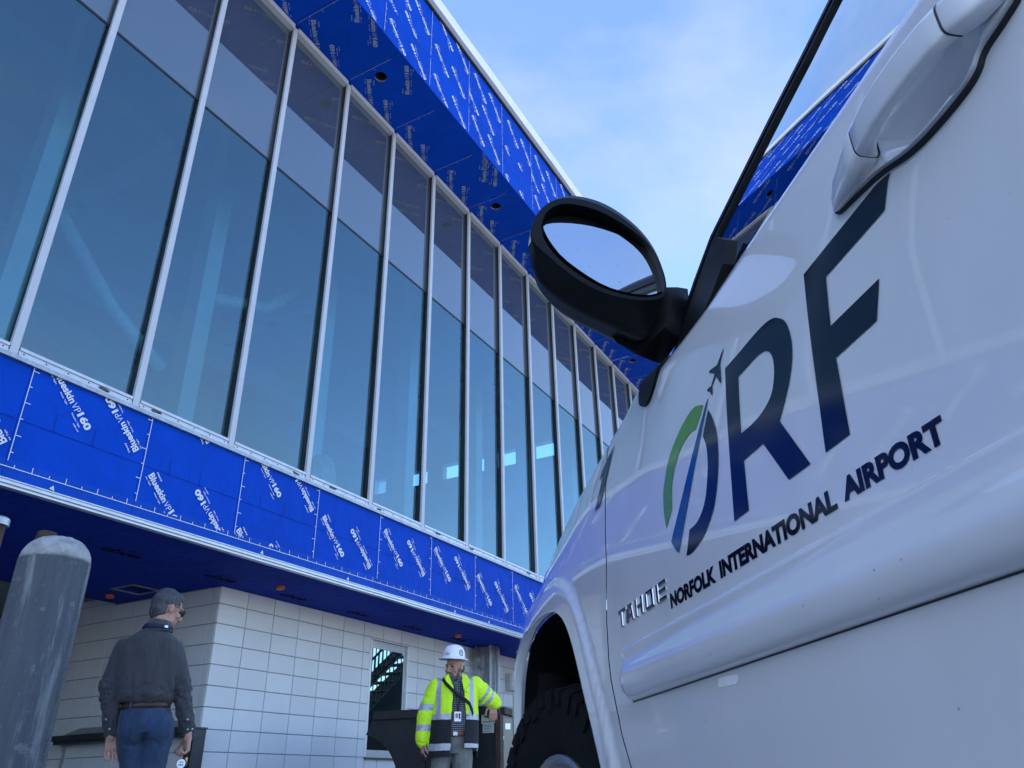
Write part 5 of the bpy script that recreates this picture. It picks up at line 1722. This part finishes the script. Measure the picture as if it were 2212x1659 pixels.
# hair: cap of short grey hair
hm_ = MB()
hm_.ellipsoid(P1(0, -.020, .030), (.083, .100, .100), 24, 16, R1)
hm_.ellipsoid(P1(0, -.046, -.012), (.071, .064, .088), 20, 14, R1)
hm_.ellipsoid(P1(0, .012, .070), (.068, .062, .048), 16, 12, R1)
hair = remesh(hm_, .006, 3, 'hair')
R1i = R1.inverted()
bmh = bmesh.new(); bmh.from_mesh(hair)
kill = []
for f in bmh.faces:
    q = R1i @ (f.calc_center_median()-Vector(HC))
    face_area = q.y > .046 and q.z < .074
    side_area = q.y > .012 and q.z < .022
    low = q.z < -.088-.1*max(0, q.y+.03) or (q.y > -.02 and q.z < -.03)
    ear = abs(q.x) > .06 and -.035 < q.y < .03 and q.z < .012
    if face_area or side_area or low or ear: kill.append(f)
bmesh.ops.delete(bmh, geom=kill, context='FACES')
bmh.to_mesh(hair); bmh.free()
for v, nrm in zip(hair.vertices, [x.normal.copy() for x in hair.vertices]):
    q = R1i @ (v.co-Vector(HC))
    v.co += nrm*(.005*noise.noise(Vector((q.x*60, q.y*18, q.z*26)))+.004*noise.noise(Vector((q.x*130, q.y*40, q.z*60)))+.002)
link('hair', hair, 'hair_grey', man)
# spectacles
gm_ = MB()
for x in (-.033, .033):
    c = P1(x, .101, .004)
    gm_.tube([tuple(P1(x+.026*math.cos(t), .101, .002+.020*math.sin(t))) for t in np.linspace(0, 2*PI, 15)], .0022, 6)
    gm_.tube([tuple(P1(x*1.75, .100, .010)), tuple(P1(x*2.42, .04, .012)), tuple(P1(x*2.46, -.015, .006))], .0022, 6)
gm_.tube([tuple(P1(-.008, .104, .006)), tuple(P1(.008, .104, .006))], .002, 6)
sp_ = link('spectacles', gm_.mesh('spectacles', True), 'steel_dark', man)
for x in (-.033, .033):
    link('lens', MB().add([tuple(P1(x+.025*math.cos(t), .1012, .002+.019*math.sin(t))) for t in np.linspace(0, 2*PI, 13)[:-1]], [tuple(range(12))]).mesh('lens'), 'lens_glass', sp_)
    link('eye', MB().ellipsoid(tuple(P1(x, .076, .002)), (.012, .012, .010), 10, 8).mesh('eye', True), 'eye', man)
# shirt
sh = MB()
trunk(sh, [((-.020, -.035, 1.555), .072, .060, 24, 2.0, .05), ((-.022, -.03, 1.525), .105, .080, 24, 2.0), ((-.030, -.02, 1.475), .170, .108, 24, 2.3), ((-.035, -.01, 1.40), .196, .130, 24, 2.4), ((-.032, 0, 1.30), .194, .142, 24, 2.3),
           ((-.022, .0, 1.20), .186, .146, 24, 2.3), ((-.014, .0, 1.140), .178, .146, 24, 2.3), ((-.008, .0, 1.103), .160, .130, 24, 2.3), ((.0, 0, 1.09), .120, .09, 24, 2.2)])
for (a_, ra, b_, rb) in (((-.178, -.012, 1.425), .066, (-.222, -.02, 1.18), .060), ((-.222, -.02, 1.18), .060, (-.180, -.004, 1.00), .050), ((-.180, -.004, 1.00), .050, (-.166, .0, .955), .041),
                         ((.112, -.012, 1.425), .066, (.200, -.02, 1.18), .060), ((.200, -.02, 1.18), .060, (.262, .008, 1.00), .051), ((.262, .008, 1.00), .051, (.281, .016, .952), .042)):
    sh.capsule(a_, ra, b_, rb)
for c, d in (((-.166, .0, .955), (.004, .002, -.028)), ((.281, .016, .952), (.004, .002, -.028))):
    sh.capsule(c, .040, tuple(Vector(c)+Vector(d)), .039)
shm = remesh(sh, .0062, 5, 'shirt')
cloth_noise(shm, .0150, 12, 3.1, .28, lambda c: min(1, max(0, (1.52-c.z)/.10)))
cloth_noise(shm, .0095, 26, 8.3, 1.0, lambda c: max(0, 1-abs(c.z-1.15)/.12)+(.7 if abs(c.x+.02) > .19 and c.z < 1.25 else 0))
shirt = link('shirt', shm, 'shirt_char', man)
cr_ = MB().rings([ering((-.008, -.032, 1.532), .096, .080, 24, 2.0, .0), ering((.000, -.034, 1.605), .070, .064, 24, 2.0, -.12), ering((.000, -.034, 1.600), .064, .058, 24, 2.0, -.12), ering((-.008, -.032, 1.528), .085, .07, 24, 2.0)], cap=False)
link('collar', cr_.mesh('collar', True), 'shirt_char', man)
bt = []
for p in ((-.207, -.042, 1.00), (-.178, -.041, .945), (.262, -.044, 1.005), (.272, -.028, .948), (.300, -.024, .950)):
    link('cuff_button', MB().ellipsoid((p[0], p[1], p[2]), (.006, .006, .006), 8, 6).mesh('cuff_button', True), 'box_white', shirt)
ln = MB().rings([ering((-.010, -.036, 1.548), .095, .080, 28, 2.0, -.05), ering((-.006, -.036, 1.572), .087, .074, 28, 2.0, -.07), ering((-.006, -.036, 1.572), .080, .068, 28, 2.0, -.07), ering((-.010, -.036, 1.548), .088, .074, 28, 2.0, -.05)], close=True)
lany = link('lanyard', ln.mesh('lanyard', True), 'navy', man)
link('lanyard_print', MB().prism([(-.014, -.006), (.014, -.008), (.012, .007), (-.010, .008)], lambda u, v, d: (.040+u*.85, -.111-d+u*.35, 1.556+v), 0, .002).mesh('lanyard_print'), 'sticker_and_glint', lany)
# jeans
jn = MB()
trunk(jn, [((.004, .0, 1.085), .139, .112, 24, 2.4), ((.012, -.004, 1.04), .152, .122, 24, 2.4), ((.026, -.010, .97), .166, .132, 24, 2.4), ((.028, -.008, .92), .160, .125, 24, 2.4)])
jn.ellipsoid((-.045, -.055, .955), (.085, .085, .095)); jn.ellipsoid((.105, -.055, .955), (.088, .085, .095))
for (a_, ra, b_, rb) in (((-.052, 0, .92), .092, (.004, .03, .70), .076), ((.004, .03, .70), .076, (.002, .035, .45), .062), ((.002, .035, .45), .062, (-.01, .02, .10), .060),
                         ((.105, 0, .92), .094, (.098, -.01, .70), .080), ((.098, -.01, .70), .080, (.098, -.025, .45), .064), ((.098, -.025, .45), .064, (.10, -.095, .10), .060)):
    jn.capsule(a_, ra, b_, rb)
jm = remesh(jn, .0065, 5, 'jeans')
cloth_noise(jm, .006, 16, 1.7, .6); cloth_noise(jm, .006, 30, 5.5, 1.6, lambda c: max(0, 1-abs(c.z-.86)/.08))
jeans = link('jeans', jm, 'denim', man)
def patch(name, pts, y0, mat, parent, src):
    """sewn patch laid on a garment: each point is dropped onto the nearest surface on the camera side"""
    from mathutils.bvhtree import BVHTree
    bv = BVHTree.FromPolygons([v.co for v in src.vertices], [tuple(p.vertices) for p in src.polygons])
    def drop(u, v):
        h = bv.ray_cast(Vector((u, y0, v)), Vector((0, 1, 0)))
        p = h[0] if h[0] is not None else Vector((u, y0+.3, v))
        return (u, p.y-.003, v)
    v_, f_ = sheet(pts, [], .014, drop)
    return link(name, MB().add(v_, f_).mesh(name, True), mat, parent)
MT['denim2'] = m_cloth('denim_pocket', (.018, .042, .10), .35, (2, 2, 1), 12, .3)
patch('back_pocket', [(.030, 1.008), (.135, 1.020), (.140, .915), (.095, .892), (.045, .902)], -.4, 'denim2', jeans, jm)
patch('back_pocket', [(-.118, .985), (-.070, .990), (-.066, .895), (-.09, .882), (-.105, .893)], -.4, 'denim2', jeans, jm)
patch('centre_seam', [(-.082, 1.07), (-.078, 1.07), (.000, .90), (-.008, .90)], -.4, 'denim2', jeans, jm)
bl = MB().rings([ering((.004, 0, 1.062), .147, .121, 32, 2.4, .05), ering((.004, 0, 1.100), .146, .120, 32, 2.4, .05), ering((.004, 0, 1.100), .138, .112, 32, 2.4, .05), ering((.004, 0, 1.062), .138, .112, 32, 2.4, .05)], close=True)
belt = link('belt', bl.mesh('belt', True), 'leather', man)
link('belt_loop', MB().box(-.088, -.076, -.117, -.107, 1.045, 1.100).mesh('belt_loop'), 'denim2', man)
link('ring', MB().rings([[(-.156+.0115*math.cos(t), -.006+.0115*math.sin(t), z) for t in np.linspace(0, 2*PI, 13)[:-1]] for z in (.810, .815)], cap=False).mesh('ring', True), 'brass', man)
for s_, (x, y) in enumerate(((-.012, .055), (.104, -.06))):
    shoe = MB(); shoe.ellipsoid((x, y, .045), (.050, .135, .045)); shoe.ellipsoid((x, y-.06, .06), (.045, .06, .06))
    link('shoe', remesh(shoe, .008, 3, 'shoe'), 'leather', man)
# keys in his right hand
key = thing('key_ring', 'keys with round white tag in the hand of the man in jeans', 'keys', (0, 0, 0), 0)
mloc = Matrix.Translation(o1) @ Matrix.Rotation(r1, 4, 'Z')
kp = mloc @ Vector((.276, -.002, .80))
key.location = kp; key.rotation_euler = (0, 0, r1)
link('fob', MB().cbox(-.004, .020, -.008, .008, -.030, .035, .003).mesh('fob'), 'plastic_black', key)
kt = MB().tube([(.014, -.006, -.010), (.020, -.006, -.030), (.024, -.006, -.062)], .0042, 6); kt.ellipsoid((.016, -.006, -.020), (.010, .003, .012), 10, 6)
link('key', kt.mesh('key', True), 'brass', key)
tg_ = link('tag', MB().prism([(-.010+.026*math.cos(t), -.048+.026*math.sin(t)) for t in np.linspace(0, 2*PI, 25)[:-1]], lambda u, v, d: (u, -.009+d, v), 0, .004).mesh('tag'), 'sticker_and_glint', key)
m_ = MB()
for w_, h_, x_, z_ in ((.022, .007, -.020, -.043), (.028, .010, -.024, -.060)):
    v, f = small_print(w_, h_, 5); m_.add([(x_+p[0], -.0105, z_+p[1]) for p in v], f)
link('print', m_.mesh('print'), 'print_black', tg_)

# ------------------------------------------------ person 2: man in hi-vis jacket and white hard hat
KS = .93
o2, r2 = person_frame(6.96, 4.57, KS)
man2 = thing('person', 'bearded man in white hard hat and hi-vis jacket leaning on the container', 'person', o2, r2)
# (drawn at the measured size, then scaled about the camera's height: the figure stands nearer than first measured)
def sc2(v): return (v[0]*KS, v[1]*KS, (v[2]-CAM_H)*KS+CAM_H)
def scale2(me):
    for v in me.vertices: v.co = Vector(sc2(v.co))
    return me
GZ = CAM_H-CAM_H/KS      # level of the ground in the measured figure
b2 = MB()
HC2 = (.045, -.02, 1.668)
YAW2 = math.radians(180-38); PIT2 = math.radians(-6)
P2, R2 = head_shape(b2, HC2, YAW2, PIT2, 1.04)
b2.capsule((.055, .0, 1.58), .062, (.058, .01, 1.48), .068)
trunk(b2, [((.058, .0, 1.52), .13, .08), ((.058, 0, 1.44), .18, .10), ((.06, 0, 1.28), .155, .11), ((.06, 0, 1.08), .145, .11), ((.03, 0, .95), .15, .11)])
b2.capsule((-.07, 0, .93), .08, (-.10, -.02, .46), .052); b2.capsule((-.10, -.02, .46), .052, (-.12, 0, GZ+.10), .038)
b2.capsule((.12, 0, .93), .08, (.14, -.03, .46), .052); b2.capsule((.14, -.03, .46), .052, (.16, 0, GZ+.10), .038)
b2.capsule((-.12, 0, 1.48), .050, (-.228, -.01, 1.22), .044); b2.capsule((-.228, -.01, 1.22), .044, (-.255, -.03, .99), .030)
b2.capsule((.235, 0, 1.48), .050, (.385, .06, 1.385), .044); b2.capsule((.385, .06, 1.385), .044, (.440, .09, 1.345), .032)
hand(b2, (-.255, -.03, .985), (.06, -.05, -1), (.30, -.9, 0), (.9, .3, 0), 1.0, .45, .6)
hand(b2, (.428, .07, 1.325), (.03, -.05, -1), (-.95, -.15, .05), (-.2, 1, 0), 1.0, .22, .2)
body2 = scale2(remesh(b2, .0046, 4))
link('body', body2, 'skin', man2)
for x in (-.034, .034):
    link('eye', scale2(MB().ellipsoid(tuple(P2(x, .079, .004)), (.013, .010, .006), 10, 8).mesh('eye', True)), 'eye', man2)
    link('eyebrow', scale2(MB().capsule(tuple(P2(x*.5, .091, .024)), .005, tuple(P2(x*1.5, .080, .024)), .004).mesh('eyebrow', True)), 'hair_dark', man2)
link('mouth', scale2(MB().capsule(tuple(P2(-.018, .091, -.070)), .0035, tuple(P2(.018, .091, -.070)), .0035).mesh('mouth', True)), 'lip', man2)
bd_ = MB()
bd_.ellipsoid(P2(0, .048, -.100), (.052, .052, .046), 18, 12, R2)
bd_.ellipsoid(P2(0, .060, -.125), (.036, .036, .030), 16, 10, R2)
for x in (-.055, .055):
    bd_.capsule(P2(x, .035, -.080), .018, P2(x*1.22, .010, -.030), .012)
bd_.capsule(P2(-.028, .090, -.054), .008, P2(.028, .090, -.054), .008)
bd_.capsule(P2(-.030, .086, -.056), .009, P2(-.034, .072, -.090), .011); bd_.capsule(P2(.030, .086, -.056), .009, P2(.034, .072, -.090), .011)
bdm = remesh(bd_, .006, 2, 'beard')
for v, nrm in zip(bdm.vertices, [x.normal.copy() for x in bdm.vertices]): v.co += nrm*.004*noise.noise(v.co*90)
link('beard', scale2(bdm), 'hair_dark', man2)
hb_ = MB(); hb_.ellipsoid(P2(0, -.045, -.010), (.078, .066, .060), 18, 12, R2)
hbm = remesh(hb_, .007, 2, 'hair')
link('hair', scale2(hbm), 'hair_grey', man2)
# hard hat with full brim
hh = MB(); rs = []
c0 = Vector(HC2)+Vector((-.013, -.01, .072))
HT = Matrix.Rotation(math.radians(3), 3, 'Y') @ Matrix.Rotation(math.radians(4), 3, 'X')
prof = [(.168, -.004), (.170, -.001), (.160, .006), (.140, .012), (.127, .018), (.124, .045), (.116, .080), (.098, .112), (.070, .132), (.035, .142), (.006, .144)]
for r_, z_ in prof:
    rs.append([tuple(c0+HT @ Vector((r_*.90*math.cos(2*PI*k/40), r_*1.04*math.sin(2*PI*k/40), z_))) for k in range(40)])
hh.rings(rs, cap=False)
rs2 = [[tuple(c0+HT @ Vector((r_*.90*math.cos(2*PI*k/40), r_*1.04*math.sin(2*PI*k/40), z_))) for k in range(40)] for r_, z_ in ((.168, -.004), (.130, .004), (.10, .04))]
hh.rings(rs2, cap=False)
hat = link('hard_hat', scale2(hh.mesh('hard_hat', True)), 'hat_white', man2)
def on_hat(ang, z_, r_, mb, poly, off=.0025):
    """small flat print wrapped on the hat's crown"""
    pts = []
    for u, v in poly:
        a_ = ang+u/.12
        t = z_+v
        rr = float(np.interp(t, [p[1] for p in prof[4:]], [p[0] for p in prof[4:]]))+off
        pts.append(tuple(c0+HT @ Vector((rr*.90*math.cos(a_), rr*1.04*math.sin(a_), t))))
    return pts
ring_p = []
em = MB()
o_ = [(.028*math.cos(t), .030*math.sin(t)) for t in np.linspace(0, 2*PI, 21)[:-1]]
i_ = [(.020*math.cos(t), .022*math.sin(t)) for t in np.linspace(0, 2*PI, 21)[:-1]]
em.rings([on_hat(-.85, .060, 0, em, o_), on_hat(-.85, .060, 0, em, i_)], cap=False)
for q in ([(-.008, -.008), (-.003, -.008), (-.003, .010), (-.008, .010)], [(.002, -.008), (.007, -.008), (.007, .010), (.002, .010)]):
    em.add(on_hat(-.85, .060, 0, em, q), [(0, 1, 2, 3)])
link('round_emblem', scale2(em.mesh('round_emblem')), 'navy', hat)
v, f = small_print(.058, .010, 8)
v2, f2 = small_print(.052, .009, 10)
t1 = MB().add(on_hat(-2.15, .046, 0, None, [(p[0]-.03, p[1]) for p in v]), f); t1.add(on_hat(-2.15, .032, 0, None, [(p[0]-.026, p[1]) for p in v2]), f2)
link('hat_lettering', scale2(t1.mesh('hat_lettering')), 'red_ink', hat)
# checked shirt, tee, trousers
s2 = MB()
trunk(s2, [((.062, -.005, 1.56), .075, .062), ((.062, -.005, 1.50), .130, .095), ((.065, -.01, 1.40), .165, .122), ((.068, -.02, 1.25), .165, .140), ((.07, -.025, 1.12), .158, .148), ((.072, -.02, 1.065), .148, .135)])
s2m = remesh(s2, .007, 4, 'checked_shirt'); cloth_noise(s2m, .004, 18, 2, .6)
link('checked_shirt', scale2(s2m), 'check', man2)
te = MB().rings([ering((.055, -.012, 1.500), .050, .082, 20, 2.0), ering((.055, -.010, 1.548), .058, .070, 20, 2.0), ering((.055, -.010, 1.548), .050, .062, 20, 2.0)], cap=False)
link('tee_collar', scale2(te.mesh('tee_collar', True)), 'shirt_navy', man2)
for sg in (-1, 1):
    cp = MB().prism([(0, 0), (sg*.050, .025), (sg*.062, -.010), (sg*.020, -.050)], lambda u, v, d: (.060+u+sg*.012, -.085-.02*abs(u)/.05+d, 1.530+v), 0, .006)
    link('shirt_collar', scale2(cp.mesh('shirt_collar')), 'check', man2)
tr2 = MB()
trunk(tr2, [((.066, -.015, 1.068), .145, .130), ((.055, -.01, 1.0), .158, .134), ((.035, -.005, .93), .172, .130), ((.025, -.0, .88), .165, .12)])
for (a_, ra, b_, rb) in (((-.065, 0, .90), .098, (-.098, -.02, .60), .088), ((-.098, -.02, .60), .088, (-.12, 0, GZ+.10), .072), ((.125, -.01, .90), .100, (.142, -.03, .60), .088), ((.142, -.03, .60), .088, (.16, 0, GZ+.10), .072)):
    tr2.capsule(a_, ra, b_, rb)
t2m = remesh(tr2, .0075, 4, 'trousers'); cloth_noise(t2m, .007, 13, 4.4, .55)
link('trousers', scale2(t2m), 'khaki', man2)
b_l = MB().rings([ering((.068, -.018, 1.030), .156, .142, 28, 2.2), ering((.068, -.018, 1.072), .155, .141, 28, 2.2), ering((.068, -.018, 1.072), .146, .132, 28, 2.2), ering((.068, -.018, 1.030), .146, .132, 28, 2.2)], close=True)
link('belt', scale2(b_l.mesh('belt', True)), 'leather_tan', man2)
link('belt_buckle', scale2(MB().cbox(.035, .080, -.172, -.158, 1.032, 1.070, .004).mesh('belt_buckle')), 'mill_alu', man2)
# jacket
jk = MB()
trunk(jk, [((.060, .01, 1.595), .092, .082, 28, 2.0), ((.060, .005, 1.555), .125, .095, 28, 2.0), ((.060, .0, 1.52), .185, .118, 28, 2.2), ((.058, .0, 1.44), .218, .150, 28, 2.3), ((.050, -.005, 1.30), .215, .170, 28, 2.3), ((.042, -.01, 1.15), .225, .180, 28, 2.3),
           ((.036, -.01, 1.00), .232, .180, 28, 2.3), ((.034, -.008, .90), .238, .178, 28, 2.3), ((.034, -.008, .845), .238, .176, 28, 2.3)])
ARMR = [((-.125, -.005, 1.485), .078, (-.226, -.012, 1.23), .080), ((-.226, -.012, 1.23), .080, (-.256, -.03, 1.02), .058), ((-.256, -.03, 1.02), .058, (-.256, -.03, .995), .050)]
ARML = [((.240, -.0, 1.490), .080, (.372, .045, 1.395), .076), ((.372, .045, 1.395), .076, (.440, .085, 1.350), .056), ((.440, .085, 1.350), .054, (.448, .085, 1.340), .052)]
for q in ARMR+ARML: jk.capsule(*q)
jkm = remesh(jk, .0065, 4, 'jacket')
bmj = bmesh.new(); bmj.from_mesh(jkm)
def edges_at(z):
    l = float(np.interp(z, [.80, .85, 1.19, 1.47, 1.53, 1.60], [.012, .012, .016, .035, .000, -.02]))
    r = float(np.interp(z, [.80, .91, 1.19, 1.47, 1.53, 1.60], [.139, .139, .155, .135, .128, .12]))
    return l, r
kill = []
for f in bmj.faces:
    c = f.calc_center_median()
    l, r = edges_at(c.z)
    if (c.y < -.02 and l < c.x < r and c.z > .80) or c.z < .855+(.07 if c.x > .10 else 0)*(1 if c.y < .05 else 0) or (c.z > 1.585 and abs(c.x-.06) < .086 and abs(c.y) < .08): kill.append(f)
bmesh.ops.delete(bmj, geom=kill, context='FACES')
bmj.to_mesh(jkm); bmj.free()
cloth_noise(jkm, .010, 9, 6.1, .5); cloth_noise(jkm, .0045, 20, 2.2, 2.2, lambda c: 1.0 if (c.x < -.14 or c.x > .28) else .25)
def seg_d(p, q):
    a_, b_ = Vector(q[0]), Vector(q[2]); ab = b_-a_
    t = max(0, min(1, (p-a_).dot(ab)/ab.length_squared))
    return (p-a_-ab*t).length, t
jkm.materials.append(MT['hivis']); jkm.materials.append(MT['reflective']); jkm.materials.append(MT['black_cloth'])
for p in jkm.polygons:
    c = p.center; i = 0
    dr = [seg_d(c, q) for q in ARMR]; dl = [seg_d(c, q) for q in ARML]
    onr = min(d for d, t in dr[:2]) < .10 and c.x < -.150+.10*max(0, (c.z-1.33)); onl = min(d for d, t in dl) < .10 and c.x > .285
    if onr:
        if 1.262 < c.z < 1.325 or 1.085 < c.z < 1.142: i = 1
    elif onl:
        t = (c-Vector(ARML[0][0])).dot((Vector(ARML[1][2])-Vector(ARML[0][0])).normalized())
        if .105 < t < .135 or .165 < t < .195: i = 1
    else:
        if c.z < 1.175:
            i = 2
            if .905 < c.z < .965 and c.y < .4: i = 1
        elif c.z < 1.225: i = 1
        elif -.128 < c.x < -.078 or .185 < c.x < .225: i = 1
    p.material_index = i
jo = link('jacket', scale2(jkm), None, man2)
so = jo.modifiers.new('thickness', 'SOLIDIFY'); so.thickness = .012; so.offset = 1
for x, y, z in ((.012, -.172, 1.30), (.006, -.178, 1.20), (.158, -.168, 1.42), (.172, -.172, 1.33), (.172, -.174, 1.21)):
    link('snap_button', scale2(MB().ellipsoid((x, y-.008, z), (.006, .006, .006), 8, 6).mesh('snap_button', True)), 'print_black', jo)
for sg, pts in ((-1, [(-.020, 1.600), (-.045, 1.56), (-.040, 1.50), (.030, 1.455), (.012, 1.52)]), (1, [(.120, 1.605), (.150, 1.57), (.19, 1.50), (.135, 1.44), (.118, 1.52)])):
    link('jacket_collar', scale2(MB().prism(pts, lambda u, v, d: (u, -.098-(1.6-v)*.45+d, v), -.010, .012).mesh('jacket_collar')), 'hivis', jo)
# black strap across the chest
st_ = MB(); rs = []
for x, y, z in ((-.075, -.09, 1.555), (-.040, -.158, 1.50), (.020, -.186, 1.44), (.095, -.184, 1.38), (.150, -.198, 1.345), (.190, -.200, 1.31), (.215, -.195, 1.25), (.222, -.19, 1.21)):
    rs.append([(x-.008, y, z-.014), (x+.008, y, z+.014), (x+.008, y+.006, z+.014), (x-.008, y+.006, z-.014)])
st_.rings(rs)
link('bag_strap', scale2(st_.mesh('bag_strap', True)), 'black_cloth', man2)
lk = MB().tube([(.10, -.125, 1.52), (.105, -.165, 1.40), (.09, -.180, 1.30), (.08, -.186, 1.245)], .005, 6); lk.tube([(.03, -.12, 1.51), (.06, -.17, 1.40), (.078, -.186, 1.25)], .005, 6)
link('lanyard', scale2(lk.mesh('lanyard', True)), 'black_cloth', man2)
for x in (-.125, .165):
    bo = MB(); bo.ellipsoid((x, -.05, GZ+.055), (.052, .135, .05)); bo.capsule((x, 0, GZ+.06), .052, (x, 0, GZ+.16), .055)
    link('boot', scale2(remesh(bo, .009, 3, 'boot')), 'leather_tan', man2)
m2 = Matrix.Translation(o2) @ Matrix.Rotation(r2, 4, 'Z')
idb = thing('id_badge', 'white photo badge hanging on the chest of the man in the hi-vis jacket', 'badge', m2 @ Vector(sc2((.078, -.192, 1.198))), r2)
link('badge_card', MB().cbox(-.030, .030, -.003, .0, -.040, .040, .0008).mesh('badge_card'), 'sticker_and_glint', idb)
link('badge_photo', MB().box(-.020, .004, -.0045, -.0031, -.012, .026).mesh('badge_photo'), 'skin', idb)
link('badge_bars', MB().box(.010, .024, -.0045, -.0031, -.020, .026).mesh('badge_bars'), 'navy', idb)
rad = thing('two_way_radio', 'black two-way radio held low in the right hand of the man in the hard hat', 'radio', m2 @ Vector(sc2((-.225, -.045, .885))), r2)
link('radio_body', MB().cbox(-.022, .022, -.018, .018, -.060, .040, .005).mesh('radio_body'), 'plastic_black', rad)
link('antenna', MB().tube([(-.012, 0, .041), (-.012, 0, .11)], .006, 8).mesh('antenna', True), 'plastic_black', rad)
